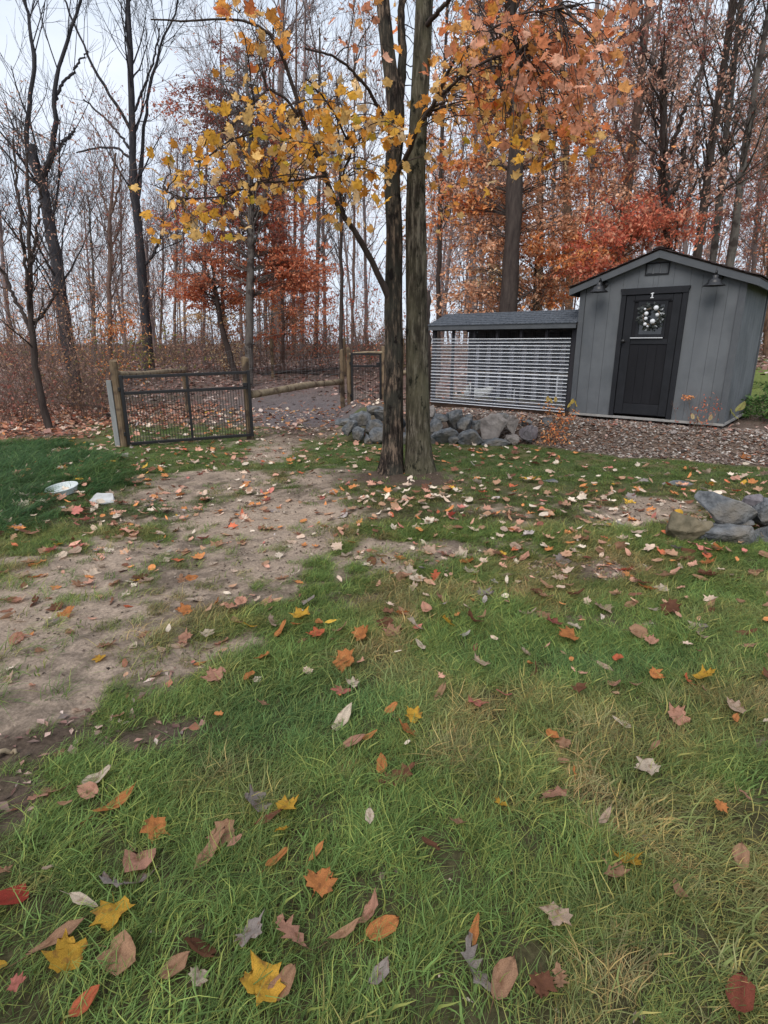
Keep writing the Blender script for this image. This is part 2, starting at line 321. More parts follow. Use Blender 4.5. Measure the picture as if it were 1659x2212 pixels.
class MB:
    """collects solid pieces (in world space), builds ONE mesh object"""
    def __init__(s): s.v = []; s.f = []
    def add(s, vs, fs):
        b = len(s.v); s.v += [tuple(float(c) for c in v) for v in vs]; s.f += [tuple(i + b for i in f) for f in fs]; return s
    def box(s, F, a0, a1, b0, b1, c0, c1):
        P = [F(a, b, c) for c in (c0, c1) for b in (b0, b1) for a in (a0, a1)]
        return s.add(P, [(0, 2, 3, 1), (4, 5, 7, 6), (0, 1, 5, 4), (2, 6, 7, 3), (0, 4, 6, 2), (1, 3, 7, 5)])
    def prism(s, F, poly, b0, b1):         # polygon in (a, c), extruded along b
        n = len(poly)
        P = [F(a, b0, c) for a, c in poly] + [F(a, b1, c) for a, c in poly]
        return s.add(P, [tuple(range(n)), tuple(range(2 * n - 1, n - 1, -1))] + [(i, i + n, (i + 1) % n + n, (i + 1) % n) for i in range(n)])
    def tube(s, pts, r, n=10, caps=True):
        pts = [Vector([float(c) for c in p]) for p in pts]; k = len(pts); rr = r if hasattr(r, '__len__') else [r] * k
        t0 = (pts[1] - pts[0]).normalized(); up = Vector((0, 0, 1)) if abs(t0.z) < 0.9 else Vector((1, 0, 0))
        nrm = t0.cross(up).normalized(); V = []
        for i in range(k):
            t = (pts[min(i + 1, k - 1)] - pts[max(i - 1, 0)]).normalized()
            nrm = (nrm - t * nrm.dot(t)).normalized(); bi = t.cross(nrm)
            for j in range(n):
                a = 2 * math.pi * j / n; V.append(pts[i] + (nrm * math.cos(a) + bi * math.sin(a)) * rr[i])
        Fc = [(i * n + j, i * n + (j + 1) % n, (i + 1) * n + (j + 1) % n, (i + 1) * n + j) for i in range(k - 1) for j in range(n)]
        if caps: Fc += [tuple(range(n))[::-1], tuple(range((k - 1) * n, k * n))]
        return s.add(V, Fc)
    def lathe(s, F, prof, n=24):            # profile (r, h) round the frame's c axis
        V = [F(r * math.cos(2 * math.pi * j / n), r * math.sin(2 * math.pi * j / n), h) for r, h in prof for j in range(n)]
        return s.add(V, [(i * n + j, i * n + (j + 1) % n, (i + 1) * n + (j + 1) % n, (i + 1) * n + j) for i in range(len(prof) - 1) for j in range(n)])
    def build(s, name, m, parent=None, smooth=False, bevel=0.0, **kw):
        me = bpy.data.meshes.new(name); off = wloc(parent)
        me.from_pydata([tuple(Vector(v) - off) for v in s.v], [], s.f)
        if bevel or True:
            bm = bmesh.new(); bm.from_mesh(me); bmesh.ops.recalc_face_normals(bm, faces=bm.faces)
            if bevel: bmesh.ops.bevel(bm, geom=bm.edges[:], offset=bevel, segments=1, affect='EDGES', clamp_overlap=True)
            bm.to_mesh(me); bm.free()
        if smooth: me.polygons.foreach_set('use_smooth', [True] * len(me.polygons))
        me.update()
        return link_mesh(name, me, m, parent, **kw)
def frame(o, ex, ey, ez=(0, 0, 1)):
    o, ex, ey, ez = [np.array(q, float) for q in (o, ex, ey, ez)]
    ex = ex / np.linalg.norm(ex); ey = ey / np.linalg.norm(ey); ez = ez / np.linalg.norm(ez)
    return lambda a, b, c: o + ex * a + ey * b + ez * c
WF = frame((0, 0, 0), (1, 0, 0), (0, 1, 0))

# ------------------------------------------------------------------ ground masks (where bare soil, litter and lush grass lie)
def ell(px, py, cx, cy, rx, ry, ang=0):
    a = rad(ang); dx = px - cx; dy = py - cy
    u = dx * math.cos(a) + dy * math.sin(a); v = -dx * math.sin(a) + dy * math.cos(a)
    return np.clip(1.35 - np.sqrt((u / rx) ** 2 + (v / ry) ** 2), 0, 1)
DIRT = [(230, 1290, 480, 160, -12, 1.15), (540, 1165, 360, 125, -12, 1.0), (60, 1450, 380, 190, -12, 1.1), (900, 1205, 340, 70, -2, 0.74), (1060, 1110, 320, 70, 3, 0.55), (400, 1430, 280, 70, -20, .75),
        (1380, 1110, 190, 48, 0, 0.8), (80, 1590, 300, 110, -14, 0.95), (330, 1590, 200, 50, -12, .66), (0, 1720, 160, 110, 0, 0.9), (640, 905, 150, 70, 0, 0.95), (760, 1290, 260, 50, -14, .55),
        (450, 1050, 250, 50, -5, 0.85), (870, 1030, 150, 26, 0, 1.0), (1290, 1345, 220, 30, 3, 0.66), (1250, 1235, 280, 50, 0, 0.68), (640, 1030, 300, 40, 0, .6), (250, 1150, 200, 40, -8, .55), (600, 960, 110, 60, -30, .8),
        (500, 950, 240, 30, 0, 0.5), (420, 860, 520, 60, 0, 0.55), (1180, 1600, 170, 50, 0, .5), (1330, 2000, 130, 100, 0, .42), (1650, 1640, 90, 80, 0, .6), (1000, 1590, 140, 55, 0, .42), (1100, 1830, 120, 60, 0, .35)]
def masks(x, y):
    z = hz(x, y, False); px, py = proj(np.stack([x, y, z], -1))
    d = np.zeros_like(px)
    for cx, cy, rx, ry, an, s in DIRT: d = np.maximum(d, s * ell(px, py, cx, cy, rx, ry, an))
    n1 = vn(x, y, 1.7, 21, 5); n2 = vn(x, y, 6.0, 22, 4)
    dirt = sstep(0.40, 0.66, d * 0.92 + 0.55 * (n1 - 0.5) + 0.55 * (n2 - 0.5) + 0.35 * (vn(x, y, 17.0, 24, 3) - 0.5))
    dark = np.maximum.reduce([ell(px, py, 870, 1032, 130, 28), 0.8 * ell(px, py, 90, 1620, 260, 60, -14), 0.85 * ell(px, py, 370, 1575, 230, 60, -12), 0.6 * ell(px, py, 430, 1470, 200, 50, -14), 0.85 * ell(px, py, 0, 1730, 110, 80), 0.8 * ell(px, py, 650, 900, 160, 60), .6 * ell(px, py, 1260, 1345, 190, 24), 0.8 * ell(px, py, 1130, 1230, 260, 40)])
    forest = np.maximum(sstep(13.5, 16, y), sstep(-4.4, -5.4, x + 0.35 * (y - 9)) * sstep(8.8, 9.6, y - 0.15 * (x + 5)))
    forest = np.maximum(forest, sstep(10.2, 11.5, y) * sstep(-6.5, -5.5, -abs(x + 4)) * 0.8)
    lush = np.maximum.reduce([ell(px, py, 60, 1040, 250, 85, 0), 0.8 * ell(px, py, 300, 1110, 160, 26, -6), .7 * ell(px, py, 1300, 1440, 260, 40), .7 * ell(px, py, 650, 1560, 300, 90, -12), .45 * ell(px, py, 1050, 1010, 300, 25)])
    return dirt, dark, forest, lush, px, py

# ------------------------------------------------------------------ ground sheet
def spaced(segs):
    out = [segs[0][0]]
    for a, b, st0, st1 in segs:
        x = a; L_ = b - a
        while x < b - 1e-6:
            t = (x - a) / L_; x += st0 + (st1 - st0) * t
            out.append(min(x, b))
    return np.array(sorted(set(np.round(out, 4))))
xs = spaced([(-160, -30, 12, 3), (-30, -8, 2, 0.2), (-8, 8, 0.05, 0.05), (8, 30, 0.2, 2), (30, 160, 3, 12)])
ys = spaced([(-40, -2, 6, 0.4), (-2, 0.4, 0.3, 0.06), (0.4, 6, 0.032, 0.04), (6, 11.5, 0.04, 0.06), (11.5, 25, 0.08, 0.5), (25, 240, 0.8, 12)])
GX, GY = np.meshgrid(xs, ys); gx, gy = GX.ravel(), GY.ravel()
dirt, dark, forest, lush, gpx, gpy = masks(gx, gy)
gz = hz(gx, gy)
lump = (vn(gx, gy, 9, 31, 4) - 0.5) * 0.050 + (vn(gx, gy, 26, 35, 2) - 0.5) * 0.016
gz = gz + lump * (0.35 + 0.65 * dirt) * sstep(14, 8, gy) * sstep(9, 7, np.abs(gx))
sand = np.array([0.31, 0.24, 0.185]); mud = np.array([0.085, 0.062, 0.047]); thatch = np.array([0.065, 0.058, 0.03]); litc = np.array([0.15, 0.1, 0.085])
n_a = vn(gx, gy, 5, 41, 5)[:, None]; n_b = vn(gx, gy, 16, 43, 4)[:, None]; n_c = vn(gx, gy, 1.3, 44, 4)[:, None]
sandc = sand * (0.72 + 0.5 * n_a) * (0.8 + 0.4 * n_b)
sandc = sandc + (np.array([0.11, 0.085, 0.066]) - sandc) * sstep(0.5, 0.64, n_b * 0.5 + n_c * 0.5) * 0.8
soilc = sandc + (mud * (0.7 + 0.6 * n_b) - sandc) * sstep(0.25, 0.75, dark[:, None] + 0.6 * (n_a - 0.5))
gfar = np.array([0.075, 0.105, 0.036]) * (0.75 + 0.5 * n_b)
tf = sstep(4.0, 8.0, gy)[:, None]
gfar = gfar + (np.array([0.14, 0.12, 0.06]) - gfar) * sstep(0.5, 0.66, n_a)
base = (thatch * (0.6 + 0.8 * n_b)) * (1 - tf) + gfar * tf
c = base + (soilc - base) * dirt[:, None]
fc = litc * (0.6 + 0.9 * n_a) * (0.7 + 0.6 * n_b); fc = fc + (mud * 1.6 - fc) * sstep(0.45, 0.6, n_c) * 0.6
c = c + (fc - c) * forest[:, None]
greyed = (ell(gpx, gpy, 650, 890, 220, 60) * (forest > 0.2) * 1.0)[:, None]
c = c + (np.array([0.14, 0.118, 0.118]) * (0.7 + 0.6 * n_b) - c) * np.clip(greyed, 0, 1)
# grassy slope beyond the shed on the right
gs = (sstep(6.3, 7.3, gx) * sstep(30, 16, gy))[:, None]
c = c + (np.array([0.13, 0.16, 0.045]) * (0.7 + 0.6 * n_b) - c) * gs * sstep(0.35, 0.5, n_a * 0.6 + 0.3)
dfr = gy - front_y(gx)
bed = (sstep(-0.1, 0.05, dfr) * sstep(3.2, 2.6, dfr) * sstep(-0.6, 0.0, gx) * sstep(7.6, 7.0, gx))[:, None]
c = c + (np.array([0.13, 0.095, 0.075]) * (0.6 + 0.8 * n_b) - c) * bed
nx, ny = len(xs), len(ys)
ii = (np.arange(ny - 1)[:, None] * nx + np.arange(nx - 1)[None, :]).ravel()
GF = np.stack([ii, ii + 1, ii + nx + 1, ii + nx], 1)
gm, gn, gb, go = new_mat('soil and turf')
ga = gn.nodes.new('ShaderNodeAttribute'); ga.attribute_name = 'col'
gtc = gn.nodes.new('ShaderNodeTexCoord')
gnz = gn.nodes.new('ShaderNodeTexNoise'); gnz.inputs['Scale'].default_value = 55; gnz.inputs['Detail'].default_value = 8; gnz.inputs['Roughness'].default_value = 0.75
gmr = gn.nodes.new('ShaderNodeMapRange'); gmr.inputs['From Min'].default_value = 0.32; gmr.inputs['From Max'].default_value = 0.68; gmr.inputs['To Min'].default_value = 0.5; gmr.inputs['To Max'].default_value = 1.45
gv = gn.nodes.new('ShaderNodeVectorMath'); gv.operation = 'SCALE'
gl = gn.links.new
gl(gtc.outputs['Object'], gnz.inputs['Vector']); gl(gnz.outputs['Fac'], gmr.inputs['Value']); gl(ga.outputs['Color'], gv.inputs[0]); gl(gmr.outputs[0], gv.inputs['Scale'])
gl(gv.outputs[0], gb.inputs['Base Color']); gb.inputs['Roughness'].default_value = 0.9; gb.inputs['Specular IOR Level'].default_value = 0.08
gbp = gn.nodes.new('ShaderNodeBump'); gbp.inputs['Strength'].default_value = 0.8; gbp.inputs['Distance'].default_value = 0.015
gn2 = gn.nodes.new('ShaderNodeTexNoise'); gn2.inputs['Scale'].default_value = 28; gn2.inputs['Detail'].default_value = 9; gn2.inputs['Roughness'].default_value = 0.7
gl(gtc.outputs['Object'], gn2.inputs['Vector']); gl(gn2.outputs['Fac'], gbp.inputs['Height']); gl(gbp.outputs[0], gb.inputs['Normal'])
ground = np_obj('ground', np.stack([gx, gy, gz], 1), GF, gm, smooth=True, col=c, kind='structure')
tag(ground, 'yard of grass, bare sandy soil and leaf litter running back into the woods')
def gh(x, y):
    x = np.asarray(x, float); y = np.asarray(y, float)
    d_, *_ = masks(x, y)
    l_ = (vn(x, y, 9, 31, 4) - 0.5) * 0.050 + (vn(x, y, 26, 35, 2) - 0.5) * 0.016
    return hz(x, y) + l_ * (0.35 + 0.65 * d_) * sstep(14, 8, y) * sstep(9, 7, np.abs(x))

# ------------------------------------------------------------------ shed
SO = np.array([2.951, 9.06, 0.452]); EX = np.array([0.77092146, -0.63693022, 0]); EY = np.array([0.63693022, 0.77092146, 0])
S = frame(SO, EX, EY)
WD, DP, EV, AP = 2.13, 1.95, 1.85, 2.225
def roofz(a): return EV + (AP - EV) * (1 - abs(a - WD / 2) / (WD / 2))
shed = thing('garden_shed', 'small grey gabled wooden shed with a charcoal door, standing on gravel', 'shed', S(WD / 2, DP / 2, 0))
# front wall: grooved boards, one by one, left open at the door and at the gable vent
edges = [0.07, 0.245, 0.42, 0.60, 0.80, 1.0, 1.065, 1.26, 1.47, 1.62, 1.80, 1.93, 2.06]
vent = (0.88, 1.19, 1.945, 2.105)
for i in range(len(edges) - 1):
    a0, a1 = edges[i] + 0.002, edges[i + 1] - 0.002
    lo = 0.0 if (a1 <= 0.60 or a0 >= 1.47) else 1.78
    mb = MB()
    top = [(a1, roofz(a1) - 0.005)]
    if a0 < WD / 2 < a1: top.append((WD / 2, AP - 0.005))
    top.append((a0, roofz(a0) - 0.005))
    mb.prism(S, [(a0, lo), (a1, lo)] + top, 0.006, 0.0115)
    mb.build('siding_board', M['siding'], shed, bevel=0.0012)
MB().prism(S, [(0.0, 0.0), (0.598, 0), (0.598, 1.785), (1.472, 1.785), (1.472, 0), (WD, 0.0), (WD, EV - .01), (WD / 2, AP - .01), (0, EV - .01)], 0.0125, 0.045).build('front_wall', M['siding'], shed)
for a0, a1 in ((-0.012, 0.07), (2.06, WD + 0.012)):
    MB().prism(S, [(a0, -0.01), (a1, -0.01), (a1, roofz(min(max(a1, 0), WD)) - 0.01), (a0, roofz(min(max(a0, 0), WD)) - 0.01)], -0.012, 0.02).build('corner_board', M['trim'], shed, bevel=0.003)
# side and rear walls with boards
for k in range(9):
    b0 = 0.045 + k * 0.21; b1 = min(b0 + 0.202, DP - 0.03)
    MB().box(S, WD - 0.028, WD - 0.004, b0 + 0.003, b1, 0, EV - 0.02).build('siding_board', M['siding'], shed, bevel=0.0012)
MB().box(S, WD - 0.05, WD - 0.029, 0.05, DP - 0.02, 0, EV - 0.02).build('side_wall', M['siding'], shed)
MB().box(S, 0.0, 0.03, 0.05, DP - 0.02, 0, EV - 0.02).build('side_wall', M['siding'], shed)
MB().prism(S, [(0, 0), (WD, 0), (WD, EV - .01), (WD / 2, AP - .01), (0, EV - .01)], DP - 0.018, DP).build('rear_wall', M['siding'], shed)
MB().box(S, WD - 0.02, WD + 0.012, DP - 0.01, DP + 0.06, 0, EV - 0.02).build('corner_board', M['trim'], shed)
# roof
slope = math.atan2(AP - EV, WD / 2); OVH = 0.15; FO = 0.10
for sgn in (-1, 1):
    ax = WD / 2; ae = ax + sgn * (WD / 2 + OVH); ze = AP - (AP - EV) * (WD / 2 + OVH) / (WD / 2)
    MB().prism(S, [(ax, AP + 0.02), (ae, ze + 0.02), (ae, ze + 0.035), (ax, AP + 0.035)], -FO + 0.02, DP + FO).build('roof_deck', M['soffit'], shed)
    # shingle courses
    nrow = 9
    for r in range(nrow):
        t0 = r / nrow; t1 = (r + 1.25) / nrow
        for q in range(8):
            b0 = -FO - 0.02 + q * (DP + 2 * FO + 0.03) / 8 - (0.1 if r % 2 else 0); b1 = b0 + (DP + 2 * FO + 0.03) / 8 - 0.006
            b0 = max(b0, -FO - 0.02)
            A0 = ae + (ax - ae) * t0 + sgn * (0.02 if r == 0 else 0); Z0 = ze + (AP - ze) * t0; A1 = ae + (ax - ae) * min(t1, 1); Z1 = ze + (AP - ze) * min(t1, 1)
            MB().prism(S, [(A0, Z0 + 0.046), (A1, Z1 + 0.037), (A1, Z1 + 0.043), (A0, Z0 + 0.058)], b0, b1).build('shingle', M['shingle_dk'], shed)
    # front fascia, rear fascia and side fascia
    for b0, b1 in ((-FO, -FO + 0.022), (DP + FO - 0.03, DP + FO - 0.008)):
        MB().prism(S, [(ax, AP - 0.075), (ae, ze - 0.07), (ae, ze + 0.018), (ax, AP + 0.018)], b0, b1).build('fascia_board', M['trim'], shed, bevel=0.002)
    MB().box(S, min(ae, ae - sgn * 0.02), max(ae, ae - sgn * 0.02), -FO + 0.024, DP + FO - 0.032, ze - 0.07, ze + 0.016).build('fascia_board', M['trim'], shed, bevel=0.002)
    MB().prism(S, [(ax, AP - 0.02), (ae - sgn * .02, ze - 0.02), (ae - sgn * .02, ze - 0.012), (ax, AP - 0.012)], -FO + 0.022, 0.0).build('soffit', M['soffit'], shed)
MB().prism(S, [(WD / 2 - .1, AP + 0.035), (WD / 2, AP + .07), (WD / 2 + .1, AP + 0.035), (WD / 2, AP + .05)], -FO - 0.02, DP + FO).build('ridge_cap', M['shingle_dk'], shed)
# gable vent: a frame, darkened to paint in its shadow lines, and three upright louvre slats
vt = MB(); a0, a1, c0, c1 = vent
for q in ((a0, a1, c1 - 0.018, c1), (a0, a1, c0, c0 + 0.018), (a0, a0 + 0.018, c0 + .018, c1 - .018), (a1 - 0.018, a1, c0 + .018, c1 - .018)): vt.box(S, q[0], q[1], -0.008, 0.003, q[2], q[3])
vo = vt.build('vent', M['door_trim'], shed)
MB().box(S, a0 + 0.018, a1 - 0.018, -0.002, 0.004, c0 + 0.018, c1 - 0.018).build('vent_screen', M['siding'], vo)
for k in range(3):
    x0 = a0 + 0.025 + k * 0.092
    MB().box(S, x0, x0 + 0.072, -0.012, -0.003, c0 + 0.025 - 0.006 * k, c1 - 0.022).build('slat', M['trim'], vo, bevel=0.002)
# sill plate and skids beneath
MB().box(S, -0.01, WD + 0.01, -0.02, 0.05, -0.035, -0.002).build('sill_plate', M['wood_light'], shed, bevel=0.002)
MB().box(S, WD - 0.03, WD + 0.012, 0.05, DP, -0.035, -0.002).build('sill_plate', M['wood_light'], shed)
for b in (0.18, DP / 2, DP - 0.2):
    MB().box(S, 0.02, WD - 0.02, b, b + 0.09, -0.22, -0.036).build('skid', M['skid'], shed)
# door casing and door
for q in ((0.598, 0.665, 0.0, 1.70), (1.405, 1.472, 0.0, 1.70)):
    MB().box(S, q[0], q[1], -0.02, 0.022, q[2] + 0.0, q[3]).build('door_casing', M['door_trim'], shed, bevel=0.003)
MB().prism(S, [(0.598, 1.70), (1.472, 1.70), (1.472, 1.735), (1.488, 1.76), (1.488, 1.785), (0.582, 1.785), (0.582, 1.76), (0.598, 1.735)], -0.028, 0.022).build('door_casing', M['door_trim'], shed, bevel=0.002)
door = MB().box(S, 0.67, 1.40, 0.004, 0.04, 0.03, 1.695).build('door', M['door'], shed)
for q in ((0.675, 0.79, 0.035, 1.69), (1.29, 1.395, 0.035, 1.69), (0.793, 1.287, 1.60, 1.69), (0.793, 1.287, 1.03, 1.10), (0.793, 1.287, 0.04, 0.19)):
    MB().box(S, q[0], q[1], -0.012, 0.003, q[2], q[3]).build('stile', M['door_trim'], door, bevel=0.003)
for k in range(4):
    x0 = 0.795 + k * 0.123; MB().box(S, x0, x0 + 0.119, -0.002, 0.003, 0.195, 1.026).build('door_board', M['door'], door, bevel=0.002)
MB().box(S, 0.775, 1.275, -0.022, -0.0125, 1.618, 1.634).build('head_trim', M['door'], door)
wf = MB()
for q in ((0.845, 0.885, 1.125, 1.60), (1.195, 1.235, 1.125, 1.60), (0.885, 1.195, 1.56, 1.60), (0.885, 1.195, 1.125, 1.165)): wf.box(S, q[0], q[1], -0.018, 0.002, q[2], q[3])
win = wf.build('window_frame', M['door_trim'], door, bevel=0.002)
MB().box(S, 0.886, 1.194, -0.004, 0.0, 1.166, 1.559).build('pane', M['glass'], win)
MB().box(S, 0.79, 1.225, -0.035, -0.0185, 1.112, 1.1225).build('window_sill', M['white'], door, label='thin white ledge under the door window')
kb = MB(); KF = frame(S(0.70, -0.012, 1.073), EX, (0, 0, 1), -EY); kb.lathe(KF, [(0.0, 0), (0.026, 0), (0.026, 0.006), (0.01, 0.01), (0.01, 0.03), (0.024, 0.038), (0.028, 0.05), (0.02, 0.06), (0, 0.062)], 16)
kb.build('door_knob', M['black'], door, smooth=True)
# the numeral 1 above the window
nb = MB(); nb.box(S, 1.012, 1.026, -0.03, -0.0225, 1.655, 1.705); nb.box(S, 0.998, 1.040, -0.03, -0.0225, 1.645, 1.6545); nb.prism(S, [(0.998, 1.698), (0.998, 1.707), (1.014, 1.716), (1.026, 1.716), (1.040, 1.712), (1.040, 1.706)], -0.03, -0.0225)
nb.build('house_number', M['white'], shed, label='small white numeral 1 on the door head')
# wreath hanging on the window
wc = (1.045, -0.05, 1.40)
wr = thing('wreath', 'dark leafy wreath with white balls hanging on the shed door window', 'wreath', S(*wc))
V = []; Fq = []; Cc = []
for i in range(260):
    th = random.uniform(0, 2 * math.pi); r = random.gauss(0.115, 0.028); l = random.uniform(0.03, 0.06)
    a = wc[0] + r * math.cos(th); cz = wc[2] + r * math.sin(th); b = wc[1] + random.uniform(-0.03, 0.03)
    an = th + random.choice((-1, 1)) * random.uniform(0.3, 1.3) ; da, dc = math.cos(an), math.sin(an); wdt = l * 0.28
    db = random.uniform(-0.4, 0.3)
    p0 = S(a, b, cz); p2 = S(a + da * l, b + db * l, cz + dc * l); m1 = S(a + da * l * .5 - dc * wdt, b + db * l * .5, cz + dc * l * .5 + da * wdt); m2 = S(a + da * l * .5 + dc * wdt, b + db * l * .5 - 0.006, cz + dc * l * .5 - da * wdt)
    k = len(V); V += [p0, m1, p2, m2]; Fq.append((k, k + 1, k + 2, k + 3))
    g = random.random(); Cc += [((0.03, 0.035, 0.03) if g < 0.72 else (0.10, 0.11, 0.11) if g < 0.93 else (0.35, 0.36, 0.37))] * 4
np_obj('wreath_leaves', np.array(V), np.array(Fq), M['litter'], wr, col=np.array(Cc), kind='stuff')
rg = MB(); rg.tube([S(wc[0] + 0.11 * math.cos(t), wc[1], wc[2] + 0.11 * math.sin(t)) for t in np.linspace(0, 2 * math.pi, 25)], 0.012, 6, False); rg.build('wreath_ring', M['twig'], wr, smooth=True)
for (a, cz, r) in ((1.105, 1.51, 0.034), (0.985, 1.44, 0.028), (1.13, 1.42, 0.025), (0.985, 1.375, 0.024), (1.08, 1.335, 0.034), (0.985, 1.30, 0.024), (0.96, 1.50, 0.016), (1.02, 1.27, .014)):
    bF = frame(S(a, wc[1] - 0.03, cz), EX, EY)
    MB().lathe(bF, [(r * math.sin(t), -r * math.cos(t)) for t in np.linspace(0, math.pi, 9)], 14).build('ball', M['white'], wr, smooth=True)
# two barn lights
for (a, zc, lab) in ((0.33, 1.79, 'black barn lamp on the shed wall to the left of the door'), (1.80, 1.79, 'black barn lamp on the shed wall to the right of the door')):
    bl = thing('barn_lamp', lab, 'wall lamp', S(a, -0.01, zc + 0.06), 'barn lamps on the shed front')
    PF = frame(S(a, 0.006, zc + 0.075), EX, (0, 0, 1), -EY)
    MB().lathe(PF, [(0, 0.02), (0.03, 0.02), (0.05, 0.012), (0.058, 0)], 20).build('wall_plate', M['black'], bl, smooth=True)
    o = 0.20
    MB().tube([S(a, 0.0, zc + 0.075), S(a, -0.07, zc + 0.078), S(a, -0.13, zc + 0.10), S(a, -0.175, zc + 0.14), S(a, -o, zc + 0.13), S(a, -o, zc + 0.09)], 0.010, 8).build('arm', M['black'], bl, smooth=True)
    LF0 = frame(S(a, -o, zc - 0.045), EX, EY); LF = lambda x, y, z: LF0(x * 1.08, y * 1.08, z)
    MB().lathe(LF, [(0.0, 0.13), (0.028, 0.13), (0.034, 0.122), (0.036, 0.088), (0.058, 0.08), (0.07, 0.066), (0.076, 0.044), (0.09, 0.026), (0.116, 0.008), (0.124, 0.0), (0.112, 0.005), (0.085, 0.023), (0.06, 0.055), (0.0, 0.06)], 28).build('lamp_shade', M['black'], bl, smooth=True)
    MB().tube([S(a, -o, zc + 0.09), S(a, -o, zc + 0.175)], 0.006, 8).build('finial', M['black'], bl, smooth=True)
    MB().lathe(LF, [(0, 0.012), (0.018, 0.02), (0.022, 0.035), (0.012, 0.058)], 14).build('bulb', M['milky'], bl, smooth=True)

# ------------------------------------------------------------------ chicken run beside the shed
RL, RR, RB, RF = -2.72, -0.05, 1.3, 0.03
run = thing('chicken_run', 'low shingle-roofed chicken run with clear ribbed plastic front against the shed', 'chicken run', S(-1.4, 0.6, 0))
def rbox(n, m, *q, p=None, **kw): return MB().box(S, *q).build(n, M[m], p if p is not None else run, **kw)
rbox('skid', 'skid', RL, RR, RF + 0.02, RF + 0.11, -0.10, 0.0); rbox('skid', 'skid', RL, RR, RB - 0.1, RB - 0.01, -0.10, 0.0); rbox('skid', 'skid', RL, RL + .08, RF + 0.12, RB - .11, -0.10, 0.0)
rbox('floor', 'straw', RL + 0.09, RR, RF + 0.11, RB - 0.1, -0.06, 0.012)
for k, a in enumerate((RL + 0.002, -2.30, -1.86, -1.42, -0.98, -0.54, RR - 0.055)):
    w_ = 0.07 if k in (0, 6) else 0.04
    rbox('post', 'framewood', a, a + w_, RF + 0.012, RF + 0.062, 0.001, 1.25, bevel=0.003)
for k in range(11):
    a = RL + 0.05 + k * 0.25
    rbox('post', 'framewood', a, a + 0.12, RB - 0.07, RB - 0.02, 0.001, 1.25)
rbox('top_plate', 'framewood', RL, RR, RF + 0.005, RF + 0.07, 1.251, 1.30); rbox('top_plate', 'framewood', RL, RR, RB - 0.08, RB - 0.01, 1.251, 1.30)
rbox('bottom_rail', 'framewood', RL + 0.075, RR - 0.06, RF + 0.015, RF + 0.05, 0.013, 0.06)
rbox('middle_rail', 'framewood', RL + 0.075, RR - 0.06, RB - 0.098, RB - 0.071, 0.62, 0.66)
# back panel of milky plastic, end wire, and roost bar
rbox('back_panel', 'milky', RL + 0.01, RR, RB - 0.018, RB - 0.012, 0.02, 1.02)
rbox('back_board', 'framewood', RL + 0.01, RR, RB - 0.018, RB - 0.012, 1.021, 1.25)  # added dark sheet, paints in the gloom under the roof
rbox('roost_bar', 'log', RL + 0.3, RR - 0.05, 0.75, 0.79, 0.50, 0.54)
rbox('brace', 'white', -0.42, -0.395, 0.35, 0.37, 0.1, 0.55); rbox('brace', 'white', -1.18, -1.165, 0.35, 0.37, 0.1, 0.28)
# dark mesh above the plastic
ms = MB()
for k in range(70): a = RL + 0.07 + k * 0.037; ms.tube([S(a, RF + 0.01, 1.1), S(a, RF + 0.01, 1.25)], 0.0012, 3, False)
for k in range(5): ms.tube([S(RL + .05, RF + .01, 1.11 + k * .032), S(RR, RF + .01, 1.11 + k * .032)], 0.0012, 3, False)
ms.build('wire_mesh', M['black'], run, kind='stuff')
# clear corrugated plastic: one wavy sheet with white bars painting the sky glint on its ridges
SL, SR, Z0, Z1 = RL + 0.015, RR - 0.05, -0.015, 1.115
nr = 20; pitch_ = (Z1 - Z0) / nr
za = np.linspace(Z0, Z1, nr * 6 + 1); aa = np.array([SL, (SL + SR) / 2, SR])
V = np.array([S(a, RF - 0.012 - 0.003 * math.cos((z - Z0) / pitch_ * 2 * math.pi), z) for z in za for a in aa])
ii = np.array([i * 3 + j for i in range(len(za) - 1) for j in range(2)]); Fq = np.stack([ii, ii + 1, ii + 4, ii + 3], 1)
np_obj('plastic_sheet', V, Fq, M['clear'], run, smooth=True)
for k in range(nr + 1):
    z = Z0 + (k) * pitch_; th = 0.011 if k not in (9, 10) else 0.017
    if k == 0: z += .01
    MB().tube([S(SL, RF - 0.022, z), S((SL + SR) / 2, RF - 0.023, z - 0.004 * math.sin(k)), S(SR, RF - 0.022, z)], th * 0.62, 6).build('ridge_glint', M['rib_glint'], run, smooth=True)
